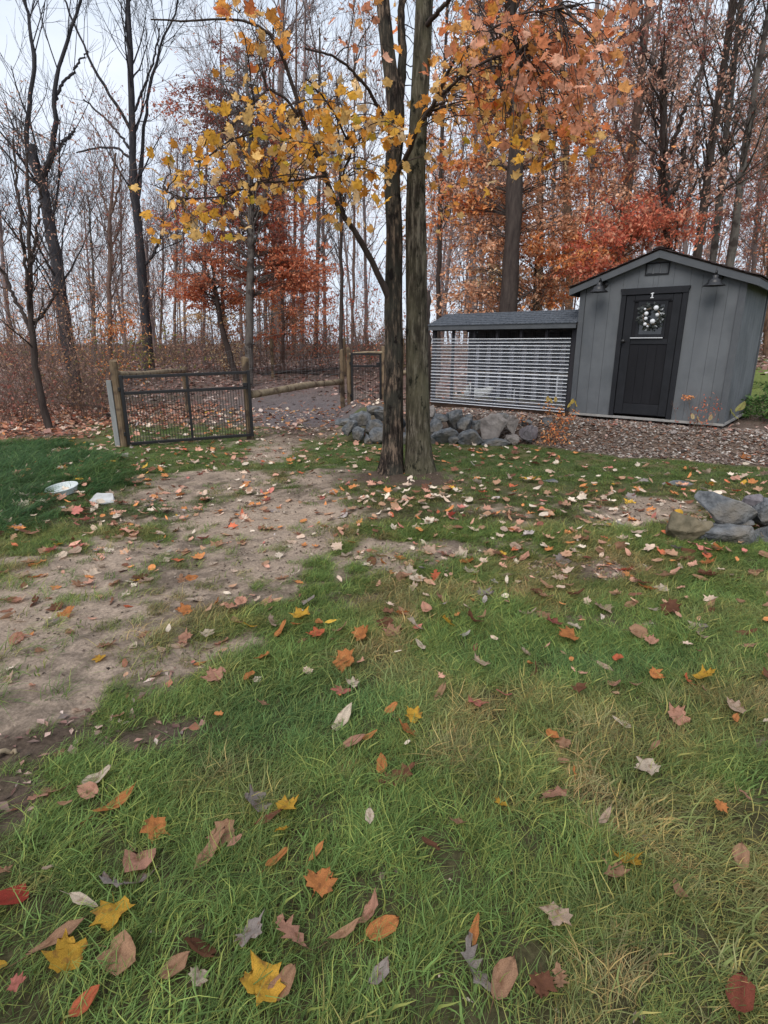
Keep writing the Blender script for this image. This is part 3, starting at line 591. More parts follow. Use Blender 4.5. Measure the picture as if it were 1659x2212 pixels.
# roof
RZ, RE = 1.56, 1.335
rbox('fascia_board', 'trim', RL - 0.03, RR + 0.03, RF - 0.075, RF - 0.055, 1.265, 1.345, bevel=0.002)
def rrf(b): return RE + (RZ - RE) * (b - (RF - 0.075)) / 0.66
for q in range(7):
    t0 = q / 7; t1 = (q + 1.2) / 7
    bb0 = RF - 0.09 + 0.66 * t0; bb1 = RF - 0.09 + 0.66 * min(1, t1)
    for j in range(13):
        wS = (RR - RL + 0.10) / 12.5; a0 = RL - 0.055 + j * wS - (wS / 2 if q % 2 else 0); a1 = a0 + wS - 0.008
        a0 = max(a0, RL - 0.055); a1 = min(a1, RR + 0.045)
        if a1 - a0 < 0.03: continue
        lf = random.uniform(0, 0.004)
        P = [S(a0, bb0, rrf(bb0) + 0.012), S(a1, bb0, rrf(bb0) + 0.012), S(a1, bb1, rrf(bb1) + 0.004), S(a0, bb1, rrf(bb1) + 0.004), S(a0, bb0, rrf(bb0) + 0.026 + lf), S(a1, bb0, rrf(bb0) + 0.026 + lf), S(a1, bb1, rrf(bb1) + 0.012), S(a0, bb1, rrf(bb1) + 0.012)]
        MB().add(P, [(0, 3, 2, 1), (4, 5, 6, 7), (0, 1, 5, 4), (2, 3, 7, 6), (0, 4, 7, 3), (1, 2, 6, 5)]).build('shingle', M['shingle'], run)
RS = frame(SO, EY, EX)
MB().prism(RS, [(RF - 0.07, 1.327), (0.62, 1.545), (1.33, 1.327), (1.33, 1.318), (0.62, 1.53), (RF - 0.07, 1.315)], RL - 0.04, RR + 0.04).build('roof_deck', M['soffit'], run)
MB().prism(RS, [(0.62, 1.567), (1.36, 1.34), (1.36, 1.33), (0.62, 1.552)], RL - 0.05, RR + 0.04).build('rear_roof_slope', M['shingle'], run)
MB().prism(RS, [(RF - 0.03, 1.31), (0.62, 1.525), (1.3, 1.31)], RL, RL + 0.02).build('gable_panel', M['siding'], run)
for (a, b) in ((-0.62, 0.35), (-0.30, 0.42), (-0.66, 0.12), (-1.5, 0.33), (-1.62, 0.4), (-2.2, 0.25), (-1.0, 0.14), (-0.2, 0.5)): pass

def uvs(F, c, r3, n=14, m=9):
    """squashed ball about c in frame F"""
    mb = MB(); V = []
    for i in range(m + 1):
        t = math.pi * i / m
        for j in range(n):
            p = 2 * math.pi * j / n; V.append(F(c[0] + r3[0] * math.sin(t) * math.cos(p), c[1] + r3[1] * math.sin(t) * math.sin(p), c[2] - r3[2] * math.cos(t)))
    return V, [(i * n + j, i * n + (j + 1) % n, (i + 1) * n + (j + 1) % n, (i + 1) * n + j) for i in range(m) for j in range(n)]
def hen(lab, a, b, ang, sc):
    c_, s_ = math.cos(ang), math.sin(ang)
    HF = frame(S(a, b, 0.012), EX * c_ + EY * s_, -EX * s_ + EY * c_)
    h = thing('hen', lab, 'hen', HF(0, 0, 0), 'white hens in the run')
    # one continuous body: rings from tail tip to beak base
    ring = [(-0.24, 0.27, 0.012, 0.02), (-0.20, 0.25, 0.025, 0.055), (-0.15, 0.205, 0.055, 0.075), (-0.08, 0.17, 0.085, 0.092), (0.0, 0.155, 0.098, 0.10), (0.07, 0.165, 0.09, 0.095),
            (0.12, 0.20, 0.062, 0.075), (0.145, 0.25, 0.04, 0.045), (0.155, 0.29, 0.032, 0.034), (0.168, 0.32, 0.032, 0.032), (0.19, 0.328, 0.024, 0.024), (0.205, 0.325, 0.010, 0.012)]
    V = []; n = 14
    for i, (x, z, ry, rz) in enumerate(ring):
        x2, z2 = ring[min(i + 1, len(ring) - 1)][:2]; x1, z1 = ring[max(i - 1, 0)][:2]
        tx, tz = x2 - x1, z2 - z1; l = math.hypot(tx, tz); nx_, nz_ = -tz / l, tx / l
        for j in range(n):
            t = 2 * math.pi * j / n; V.append(HF((x + nx_ * rz * math.sin(t)) * sc, ry * math.cos(t) * sc, (z + nz_ * rz * math.sin(t)) * sc))
    Fc = [(i * n + j, i * n + (j + 1) % n, (i + 1) * n + (j + 1) % n, (i + 1) * n + j) for i in range(len(ring) - 1) for j in range(n)] + [tuple(range(n)), tuple(range(len(V) - n, len(V)))]
    MB().add(V, Fc).build('body', M['feather'], h, smooth=True)
    for sg in (-1, 1):
        MB().add(*uvs(HF, (-0.02 * sc, sg * 0.085 * sc, 0.17 * sc), (0.105 * sc, 0.02 * sc, 0.058 * sc))).build('wing', M['feather'], h, smooth=True)
        MB().tube([HF(0.01 * sc, sg * 0.035 * sc, 0.09 * sc), HF(0.0, sg * 0.035 * sc, 0.05 * sc), HF(0.01 * sc, sg * 0.035 * sc, 0.006 * sc), HF(0.05 * sc, sg * 0.04 * sc, 0.004 * sc)], 0.007 * sc, 6).build('leg', M['beak'], h)
    MB().prism(HF, [(0.15 * sc, 0.35 * sc), (0.16 * sc, 0.372 * sc), (0.168 * sc, 0.356 * sc), (0.178 * sc, 0.376 * sc), (0.186 * sc, 0.356 * sc), (0.198 * sc, 0.366 * sc), (0.2 * sc, 0.34 * sc)], -0.004, 0.004).build('comb', M['comb'], h)
    MB().tube([HF(0.2 * sc, 0, 0.325 * sc), HF(0.232 * sc, 0, 0.315 * sc)], [0.011 * sc, 0.002], 6).build('beak', M['beak'], h)
hen('white hen standing side-on behind the ribbed plastic of the run', -1.86, 0.35, rad(200), 0.98)
hen('white hen facing out, beside the larger white hen in the run', -2.12, 0.42, rad(-75), 0.85)

# ------------------------------------------------------------------ stones
def rock_mesh(size, seed, flat=1.0):
    """angular quarried stone: the hull of scattered points, roughened"""
    rs = np.random.default_rng(seed); n = 15
    P = rs.normal(size=(n, 3)); P /= np.linalg.norm(P, axis=1)[:, None]
    P = np.sign(P) * np.abs(P) ** 0.75; P *= rs.uniform(0.8, 1.08, (n, 1))
    bm = bmesh.new()
    for p in P: bm.verts.new((p * np.array(size) * 0.5).tolist())
    r = bmesh.ops.convex_hull(bm, input=bm.verts[:])
    loose = [v for v in bm.verts if not v.link_faces]
    for v in loose: bm.verts.remove(v)
    bmesh.ops.dissolve_limit(bm, angle_limit=rad(14), verts=bm.verts[:], edges=bm.edges[:])
    bmesh.ops.bevel(bm, geom=bm.edges[:], offset=0.035 * min(size), segments=1, affect='EDGES', clamp_overlap=True)
    bmesh.ops.triangulate(bm, faces=bm.faces[:]); bmesh.ops.subdivide_edges(bm, edges=[e for e in bm.edges if e.calc_length() > 0.22 * min(size)], cuts=2, use_grid_fill=True)
    ms_ = min(size); off = Vector((seed * 3.7, seed * 1.3, 0))
    bm.normal_update()
    for vv in bm.verts:
        q = vv.co / ms_; vv.co += vv.normal * ms_ * (0.075 * mnoise.noise(q * 2.2 + off) + 0.05 * mnoise.noise(q * 6 + off))
    me = bpy.data.meshes.new('stone'); bm.to_mesh(me); bm.free(); return me
def put_rock(px, py, w, h, parent, yfun, m, seed, rot=0, depth=None, push=0.0, name='stone', **kw):
    d = ray(px, py)
    t = np.linspace(1, 16, 4000); P = CAM + d * t[:, None]
    i = int(np.argmax(P[:, 1] >= yfun(P[:, 0], P[:, 2]))); p = P[i] + np.array([0, push, 0]); q = t[i]
    sx, sz = w / FPX * q, h / FPX * q
    me = rock_mesh((sx * 1.12, depth or 0.8 * (sx + sz) / 2 + 0.05, sz * 1.12), seed)
    o = link_mesh(name, me, M[m], parent, **kw); o.location = Vector(p.tolist()) - wloc(parent)
    o.rotation_euler = (rad(random.uniform(-8, 8)), rad(rot), rad(random.uniform(-12, 12)))
    return o
rw = thing('stone_wall', 'dry pile of angular grey stones edging the raised bed behind the two trunks', 'stone wall', gpt(950, 965))
def zpx(zx, zy): return (800 + zx / 2.37) / 1.1573, (900 + zy / 2.37) / 1.1573
WS = [(150, 372, 120, 55, 5), (185, 405, 100, 80, -35), (238, 350, 125, 95, -20), (310, 298, 120, 55, -15), (352, 322, 90, 70, -10), (335, 385, 130, 75, -10), (345, 450, 110, 90, -10), (280, 472, 80, 55, 15), (226, 440, 80, 75, 10),
      (420, 330, 90, 90, 0), (430, 430, 110, 110, 0), (470, 380, 90, 90, 0), (560, 420, 120, 110, 0), (560, 320, 110, 90, 0),
      (655, 310, 70, 80, 0), (690, 398, 95, 105, 15), (715, 342, 90, 55, 0), (790, 350, 115, 130, 20), (852, 382, 100, 95, -15), (930, 387, 55, 65, 0), (1020, 392, 150, 155, 0), (1140, 392, 105, 115, 0),
      (888, 462, 150, 100, -12), (735, 455, 160, 105, -10), (792, 475, 80, 60, -5), (655, 475, 60, 60, 0), (1030, 492, 190, 50, 0), (1138, 472, 95, 60, 0), (1236, 428, 100, 110, 0), (1350, 372, 90, 55, 0),
      (880, 340, 70, 40, 0), (1215, 372, 80, 40, 0), (600, 470, 90, 70, 0), (500, 470, 120, 80, 0), (1080, 335, 80, 45, 0)]
yw = lambda x, z: 8.78 - 0.03 * x + np.clip(z - 0.1, 0, 1) * 1.0
for i, (zx, zy, w_, h_, rt) in enumerate(WS):
    px, py = zpx(zx, zy); k = 1 / 2.37 / 1.1573
    mm_ = 'rock_warm' if i in (20, 21, 27, 14) else 'rock_purple' if i == 28 else 'rock'
    put_rock(px, py, w_ * k * 1.04, h_ * k * 1.08, rw, yw, mm_, 100 + i, rt)
rp = thing('rock_pile', 'pile of large dark grey rocks in the lawn at the right edge', 'rocks', gpt(1600, 1185))
def zp2(zx, zy): return (1550 + zx / 4.484) / 1.1573, (1150 + zy / 4.484) / 1.1573
k = 1 / 4.484 / 1.1573
ybase = gpt(1600, 1188)[1]
yp = lambda x, z: ybase + 0.12 + np.clip(z, 0, 1) * 0.9 + 0 * x
for zx, zy, w_, h_, m_, rt, sd_ in ((770, 765, 440, 300, 'rock_brown', -20, 3), (1180, 850, 640, 250, 'rock', -6, 12), (1130, 545, 690, 270, 'rock', 8, 7), (1320, 690, 330, 90, 'rock', 0, 8), (1640, 610, 280, 300, 'rock', -30, 9),
                                    (1500, 475, 200, 160, 'rock_purple', 0, 10), (1690, 880, 240, 320, 'rock', 10, 11), (1850, 560, 260, 260, 'rock', 0, 21), (1950, 800, 300, 300, 'rock', 0, 22)):
    px, py = zp2(zx, zy); put_rock(px, py, w_ * k * 1.06, h_ * k * 1.25, rp, yp, m_, 300 + sd_, rt)

def flat_stone(lab, px, py, wpx, depth, h, m, seed, cat='stone', name='flat_stone'):
    p = gpt(px, py); wd = wpx / FPX * np.linalg.norm(p - CAM) * 0.97
    me = rock_mesh((wd, depth, h), seed); o = link_mesh(name, me, M[m], None, lab, cat)
    o.location = (float(p[0]), float(p[1]), float(p[2]) + h * 0.2); o.rotation_euler = (0.04, 0.03, rad(15))
flat_stone('pale flat broken stone lying in the grass at the left', 226, 1082, 66, 0.34, 0.09, 'pale_stone', 51)
flat_stone('flat half-buried grey stone in the lawn above the rock pile', 1470, 1047, 62, 0.25, 0.05, 'rock', 52)
flat_stone('small flat grey stone in the grass right of the double trunk', 1190, 1040, 34, 0.16, 0.03, 'rock', 53)
flat_stone('round brown stone set in the sandy soil', 472, 1475, 20, 0.04, 0.03, 'rock_brown', 54)
# fluted basin
bp_ = gpt(137, 1064); BF = frame(bp_ + np.array([0, 0, -0.01]), (1, 0.1, 0.10), (-0.1, 1, 0.12), (-0.08, -0.12, 1))
bs = thing('fluted_basin', 'pale fluted plant saucer half sunk in long green grass', 'basin', bp_)
n = 56; prof = [(0.10, 0.0), (0.128, 0.01), (0.145, 0.07), (0.152, 0.072), (0.15, 0.064), (0.134, 0.03), (0.0, 0.025)]
V = [BF(r * (1 + (0.025 if 0 < i < 4 else 0) * (1 if j % 2 else -1)) * math.cos(2 * math.pi * j / n), r * (1 + (0.025 if 0 < i < 4 else 0) * (1 if j % 2 else -1)) * math.sin(2 * math.pi * j / n), h) for i, (r, h) in enumerate(prof) for j in range(n)]
MB().add(V, [(i * n + j, i * n + (j + 1) % n, (i + 1) * n + (j + 1) % n, (i + 1) * n + j) for i in range(len(prof) - 1) for j in range(n)]).build('bowl', M['ceramic'], bs)
MB().tube([BF(0.151 * math.cos(t), 0.151 * math.sin(t), 0.071) for t in np.linspace(0, 2 * math.pi, 33)], 0.006, 6, False).build('rim', M['ceramic'], bs, smooth=True)

# ------------------------------------------------------------------ gravel beds
def chunks(n, cx, cy, size, colf, seed, name, m, **kw):
    rs = np.random.default_rng(seed)
    octv = np.array([[1, 0, 0], [0, 1, 0], [-1, 0, 0], [0, -1, 0], [0, 0, 1], [0, 0, -1]], float)
    octf = np.array([[0, 1, 4], [1, 2, 4], [2, 3, 4], [3, 0, 4], [1, 0, 5], [2, 1, 5], [3, 2, 5], [0, 3, 5]])
    V = octv[None] * (0.7 + 0.6 * rs.random((n, 6, 1))) * np.stack([size * rs.uniform(.7, 1.3, n), size * rs.uniform(.5, 1.1, n), size * rs.uniform(.3, .7, n)], -1)[:, None, :]
    a = rs.uniform(0, 2 * np.pi, n)[:, None]; x = V[..., 0] * np.cos(a) - V[..., 1] * np.sin(a); y = V[..., 0] * np.sin(a) + V[..., 1] * np.cos(a)
    tl = rs.normal(0, 0.35, (n, 1)); z = V[..., 2] + x * tl
    V = np.stack([x + cx[:, None], y + cy[:, None], z + (gh(cx, cy) + size * 0.2)[:, None]], -1).reshape(-1, 3)
    F_ = (octf[None] + (np.arange(n) * 6)[:, None, None]).reshape(-1, 3)
    C_ = np.repeat(colf(rs, n), 6, 0)
    return np_obj(name, V, F_, m, col=C_, **kw)
def col_pick(pal, pw, jit=0.25):
    pal = np.array(pal, float); pw = np.array(pw, float) / sum(pw)
    def f(rs, n):
        c = pal[rs.choice(len(pal), n, p=pw)]
        return c * (1 + rs.normal(0, jit, (n, 1))).clip(0.4, 1.8)
    return f
M['gravel'] = leaf_mat('gravel stones', 'attr', 0.0, 0.85, 0.2)
rs = np.random.default_rng(11)
N = 120000; gxx = rs.uniform(-0.6, 8.5, N); gyy = rs.uniform(4.6, 10.6, N)
dd = gyy - front_y(gxx); s_ = (gxx - SO[0]) * EX[0] + (gyy - SO[1]) * EX[1]; b_ = (gxx - SO[0]) * EY[0] + (gyy - SO[1]) * EY[1]
keep = (dd > -0.05 + 0.12 * vn(gxx, gyy, 3, 77) + 0.5 * sstep(2.3, 1.3, gxx)) & (b_ < 0.25) & (b_ > -2.2) & (gxx > 0.2) & ~((s_ > 0.0) & (s_ < WD) & (b_ > 0.1))
gxx, gyy = gxx[keep][:24000], gyy[keep][:24000]
chunks(len(gxx), gxx, gyy, rs.uniform(0.014, 0.034, len(gxx)), col_pick([(0.20, 0.155, 0.13), (0.29, 0.25, 0.22), (0.12, 0.092, 0.08), (0.42, 0.39, 0.36), (0.17, 0.09, 0.06)], [4, 2.4, 3.5, 0.8, 2]), 12, 'gravel', M['gravel'], kind='stuff')

# ------------------------------------------------------------------ fence and gates
def gp3(px, py): return gpt(px, py)
fence = thing('wooden_fence', 'round-post rail fence with wire mesh enclosing the bare yard behind the gates', 'fence', gp3(548, 960))
def post(p, h, r, m='post', lean=(0, 0), flat=False):
    p = np.array(p, float)
    a = p + np.array([0, 0, -0.1]); b = p + np.array([lean[0], lean[1], h])
    mb = MB(); ts = np.linspace(0, 1, 7)
    mb.tube([a + (b - a) * t + np.array([random.uniform(-1, 1), random.uniform(-1, 1), 0]) * 0.004 for t in ts] + [b + np.array([0, 0, 0.004])], [r * random.uniform(0.95, 1.05) for _ in ts] + [r * 0.85], 12)
    return mb.build('post', M[m], fence, smooth=False)
GL = gp3(280, 966); GR = at(546, 954, GL[1] + 0.62)      # main gate ends
GR[2] = GL[2] + 0.04
gzl = GL[2]
pL = GL + np.array([-0.092, 0.03, 0]); post(pL, 1.24, 0.056)
SGx = at(757, 893, 13.0); SGx[2] = float(hz(SGx[0], SGx[1])); SG2 = at(822, 880, 13.1); SG2[2] = float(hz(SG2[0], SG2[1]))
pR = np.array([GR[0] - 0.06, GR[1] + 0.10, gzl]); post(pR, 1.27, 0.06)
pB = at(402, 850, 12.6); pB[2] = float(hz(pB[0], pB[1])); post(pB, 1.0, 0.055)
sgl = [SGx, SG2]
post(SGx + np.array([-0.02, 0.05, 0]), 1.22, 0.05); post(SGx + np.array([-0.17, 0.0, 0]), 1.18, 0.05); post(SG2 + np.array([0.10, 0, 0]), 1.24, 0.085)
p4 = SG2 + np.array([0.36, -.05, 0]); post(p4, 1.15, 0.055)
p5 = at(928, 880, 12.4); p5[2] = float(hz(p5[0], p5[1])); post(p5, 0.9, 0.05)
# silver board leaning on the left post
bF = frame(pL + np.array([-0.055, -0.045, 0.0]), (1, 0.1, 0.0), (-0.1, 1, 0), (-0.01, 0.0, 1))
MB().box(bF, -0.05, 0.02, -0.02, 0.02, -0.05, 0.98).build('board', M['greyboard'], fence, bevel=0.004, label='silver weathered board beside the gate post')
def rail(a, b, r, m='log'):
    a, b = np.array(a, float), np.array(b, float); ts = np.linspace(0, 1, 9)
    mb = MB(); mb.tube([a + (b - a) * t + np.array([0, 0, 0.012 * math.sin(t * 7 + a[0])]) for t in ts], [r * (1 + 0.08 * math.sin(t * 11 + a[1])) for t in ts], 12)
    return mb.build('rail', M[m], fence, smooth=True)
ra = pR + np.array([0.05, 0, 0]); ra[2] = at(548, 851, pR[1])[2]; rb = SGx + np.array([-0.2, -0.05, 0]); rb[2] = at(742, 823, SGx[1])[2]
rail(ra, rb, 0.062)
rc = pL.copy(); rc[2] = at(268, 809, pL[1])[2]; rd = pB.copy(); rd[2] = at(398, 801, pB[1])[2]; rail(rc, rd, 0.045)
re_ = p4.copy(); re_[2] = at(835, 808, p4[1])[2]; rf_ = p5.copy(); rf_[2] = at(930, 797, p5[1])[2]; rail(re_, rf_, 0.045)
rail(SGx + np.array([0.0, 0, 1.10]), SG2 + np.array([0.40, 0, 1.14]), 0.028)
# fence going back into the woods: posts and a far run of wire
far = [at(402, 845, 12.6), at(560, 828, 19.0), at(650, 822, 19.5), at(745, 815, 19.5)]
fpts = [pB, at(590, 815, 18.5), at(745, 815, 18.8), at(870, 815, 18.9)]
for q in fpts: q[2] = float(hz(q[0], q[1]))
for q in fpts[1:]: post(q, 1.15, 0.05)
def wires(a, b, hlo, hhi, nw, step, r, name='wire_mesh'):
    mb = MB(); a = np.array(a, float); b = np.array(b, float); n = max(2, int(np.linalg.norm((b - a)[:2]) / step))
    for k in range(nw):
        h = hlo + (hhi - hlo) * k / (nw - 1)
        mb.tube([a + (b - a) * t + np.array([0, 0, h - 0.015 * math.sin(math.pi * t)]) for t in (0, 0.33, 0.66, 1)], r, 3, False)
    for k in range(n + 1):
        q = a + (b - a) * k / n; mb.tube([q + np.array([0, 0, hlo]), q + np.array([0, 0, hhi])], r * 0.8, 3, False)
    return mb.build(name, M['wire'], fence, kind='stuff')
wires(pR, SGx + np.array([-0.2, 0, 0]), 0.05, 1.1, 9, 0.15, 0.0016)
wires(pL, pB, 0.05, 1.08, 9, 0.15, 0.0016)
wires(pB, fpts[1], 0.05, 1.12, 8, 0.2, 0.002); wires(fpts[1], fpts[2], 0.05, 1.12, 8, 0.2, 0.002); wires(fpts[2], fpts[3], 0.05, 1.12, 8, 0.2, 0.002)
wires(p4, p5, 0.05, 1.0, 8, 0.15, 0.0016)
def gate(name, lab, A, B, h, top_h, bars, mid, r=0.024, bar=0.0075, latch=True):
    A, B = np.array(A, float), np.array(B, float); ex = B - A; ex[2] = 0; wd = np.linalg.norm(ex); ex /= wd; ey = np.array([-ex[1], ex[0], 0])
    dz = (B[2] - A[2]) / wd
    G = lambda a, b, c: A + ex * a + ey * b + np.array([0, 0, c + dz * a])
    g = thing(name, lab, 'gate', A, 'black metal gates')
    for a in (0, wd): MB().box(G, a - r, a + r, -r, r, 0.03, h + 0.03).build('upright', M['black'], g, bevel=0.004)
    for c_ in (0.05, top_h, h): MB().box(G, r + 0.001, wd - r - 0.001, -r * 0.8, r * 0.8, c_ - r * 0.9, c_ + r * 0.9).build('crossbar', M['black'], g, bevel=0.004)
    if mid:
        MB().box(G, wd / 2 - r * .8, wd / 2 + r * .8, -r * .7, r * .7, 0.05 + r, top_h - r).build('upright', M['black'], g); MB().box(G, wd / 2 - r * .8, wd / 2 + r * .8, -r * .7, r * .7, top_h + r, h - r).build('upright', M['black'], g)
    for k in range(1, bars):
        a = wd * k / bars
        if mid and abs(a - wd / 2) < r * 1.2: continue
        MB().box(G, a - bar / 2, a + bar / 2, -bar / 2, bar / 2, 0.05 + r * 0.9, top_h - r * 0.9).build('picket', M['black'], g)
    for c_ in (0.2, top_h + 0.06): MB().box(G, -r - 0.03, -r - 0.001, -0.03, 0.03, c_ - 0.03, c_ + 0.03).build('hinge', M['black'], g, bevel=0.006)
    if latch: MB().box(G, wd - r - 0.07, wd - r - 0.002, -0.03, 0.02, top_h + 0.0225, top_h + 0.075).build('latch', M['black'], g, bevel=0.006)
    return g
gh_ = at(268, 815, GL[1])[2] - gzl
gtop = at(272, 850, GL[1])[2] - gzl
gate('metal_gate', 'wide black metal gate with a middle upright, closed across the yard opening', GL, GR, gh_, gtop, 44, True)
s1 = SGx + np.array([0.05, -0.03, 0]); s2 = SG2 + np.array([0.0, -0.03, 0]); s2[2] = s1[2]
gate('metal_gate', 'narrow black metal gate standing behind the left end of the stone pile', s1, s2, 1.1, 0.84, 17, False, 0.022, 0.007)
print('gate', GL, GR, gh_, gtop, SGx, SG2)

# ------------------------------------------------------------------ trees: vectorised branch growth
def nrm(v): return v / np.maximum(np.linalg.norm(v, axis=-1, keepdims=True), 1e-9)
def tubes(P, R, s=4):
    """P (n,k,3), R (n,k) -> one vertex and quad array for n tapered tubes"""
    n, k, _ = P.shape
    T = np.empty_like(P); T[:, 1:-1] = P[:, 2:] - P[:, :-2]; T[:, 0] = P[:, 1] - P[:, 0]; T[:, -1] = P[:, -1] - P[:, -2]; T = nrm(T)
    D = nrm(P[:, -1] - P[:, 0]); ref = np.where(np.abs(D[:, 2:3]) < 0.8, np.array([[0, 0, 1.0]]), np.array([[1.0, 0.15, 0]]))[:, None]
    A = nrm(np.cross(T, ref)); B = np.cross(T, A)
    th = 2 * np.pi * np.arange(s) / s
    V = P[:, :, None] + R[:, :, None, None] * (A[:, :, None] * np.cos(th)[None, None, :, None] + B[:, :, None] * np.sin(th)[None, None, :, None])
    idx = np.arange(n * k * s).reshape(n, k, s); nxt = np.roll(idx, -1, 2)
    F_ = np.stack([idx[:, :-1], nxt[:, :-1], nxt[:, 1:], idx[:, 1:]], -1).reshape(-1, 4)
    return V.reshape(-1, 3), F_
def join(parts):
    V = []; F_ = []; b = 0
    for v, f in parts: V.append(v); F_.append(f + b); b += len(v)
    return np.concatenate(V), np.concatenate(F_)
def resample(pts, k, wob, rs):
    pts = np.array(pts, float); d = np.concatenate([[0], np.cumsum(np.linalg.norm(np.diff(pts[:, :3], axis=0), axis=1))]); t = np.linspace(0, d[-1], k)
    out = np.stack([np.interp(t, d, pts[:, j]) for j in range(pts.shape[1])], -1)
    sm = out.copy(); sm[1:-1] = 0.5 * out[1:-1] + 0.25 * (out[2:] + out[:-2]); out = sm
    out[1:-1, :2] += rs.normal(0, wob, (k - 2, 2)); return out
def grow(P0, D0, Lg, k, up, wander, rs):
    n = len(P0); P = np.zeros((n, k, 3)); P[:, 0] = P0; d = nrm(D0); w0 = rs.normal(0, 1, (n, 3)) * wander * 0.5
    for i in range(1, k):
        d = nrm(d + rs.normal(0, 1, (n, 3)) * wander + w0 / k + np.array([0, 0, up]) / k); P[:, i] = P[:, i - 1] + d * (Lg / (k - 1))[:, None]
    return P
def sprout(P, R, n, t0, t1, ang, rs, flat=0.0):
    """start points, directions and radii of n children along the tubes P"""
    m, k, _ = P.shape; ln = np.linalg.norm(P[:, -1] - P[:, 0], axis=1); i = rs.choice(m, n, p=ln / ln.sum()); t = rs.uniform(t0, t1, n) * (k - 1)
    a = np.minimum(t.astype(int), k - 2); f = (t - a)[:, None]
    p = P[i, a] * (1 - f) + P[i, a + 1] * f; r = R[i, a] * (1 - f[:, 0]) + R[i, a + 1] * f[:, 0]; d = nrm(P[i, a + 1] - P[i, a])
    q = rs.normal(0, 1, (n, 3)); q[:, 2] *= (1 - flat); q = nrm(q - d * (q * d).sum(1, keepdims=True)); an = rs.uniform(*ang, n)[:, None]
    return p, d * np.cos(an) + q * np.sin(an), r
def taper(r0, k, end=0.3): return r0[:, None] * np.linspace(1, end, k)[None] ** 1.0
def leafcards(P, size, rs, pal, pw, droop=0.5, jit=0.22, width=0.5):
    """folded four-point leaves at points P"""
    n = len(P); d = rs.normal(0, 1, (n, 3)); d[:, 2] = d[:, 2] * 0.5 - droop; d = nrm(d); s = size * rs.uniform(0.65, 1.3, n)[:, None]
    q = nrm(np.cross(d, rs.normal(0, 1, (n, 3)))); u = np.cross(d, q)
    V = np.stack([P, P + d * s * 0.45 + q * s * width * 0.5 + u * s * 0.08, P + d * s, P + d * s * 0.5 - q * s * width * 0.5 + u * s * 0.08], 1).reshape(-1, 3)
    F_ = np.arange(n * 4).reshape(n, 4); C_ = np.repeat(col_pick(pal, pw, jit)(rs, n) * 1.3, 4, 0)
    return V, F_, C_
PAL = dict(rust=([(0.5, 0.17, 0.085), (0.58, 0.25, 0.14), (0.38, 0.11, 0.06), (0.64, 0.33, 0.2)], [4, 3, 3, 1.5]),
           maroon=([(0.28, 0.1, 0.075), (0.36, 0.16, 0.12), (0.18, 0.07, 0.06), (0.42, 0.22, 0.17)], [4, 3, 3, 1]),
           tan=([(0.62, 0.36, 0.23), (0.68, 0.45, 0.31), (0.56, 0.28, 0.15), (0.4, 0.21, 0.13)], [4, 3, 3, 2]),
           orange=([(0.62, 0.27, 0.1), (0.54, 0.18, 0.07), (0.68, 0.38, 0.19), (0.38, 0.12, 0.06)], [4, 3, 3, 1]),
           redd=([(0.46, 0.12, 0.07), (0.55, 0.2, 0.12), (0.32, 0.075, 0.05), (0.62, 0.31, 0.2)], [4, 3, 2, 1.5]),
           pinkb=([(0.46, 0.24, 0.17), (0.55, 0.33, 0.24), (0.3, 0.15, 0.11), (0.6, 0.4, 0.3)], [3, 3, 3, 1]),
           cream=([(0.6, 0.45, 0.27), (0.5, 0.32, 0.16), (0.66, 0.54, 0.36)], [3, 3, 2]),
           olive=([(0.2, 0.2, 0.05), (0.3, 0.28, 0.07), (0.14, 0.15, 0.05), (0.36, 0.25, 0.1)], [4, 3, 3, 2]),
           brush=([(0.26, 0.16, 0.115), (0.36, 0.24, 0.17), (0.38, 0.23, 0.12), (0.15, 0.13, 0.065)], [4, 3, 2, 2]))
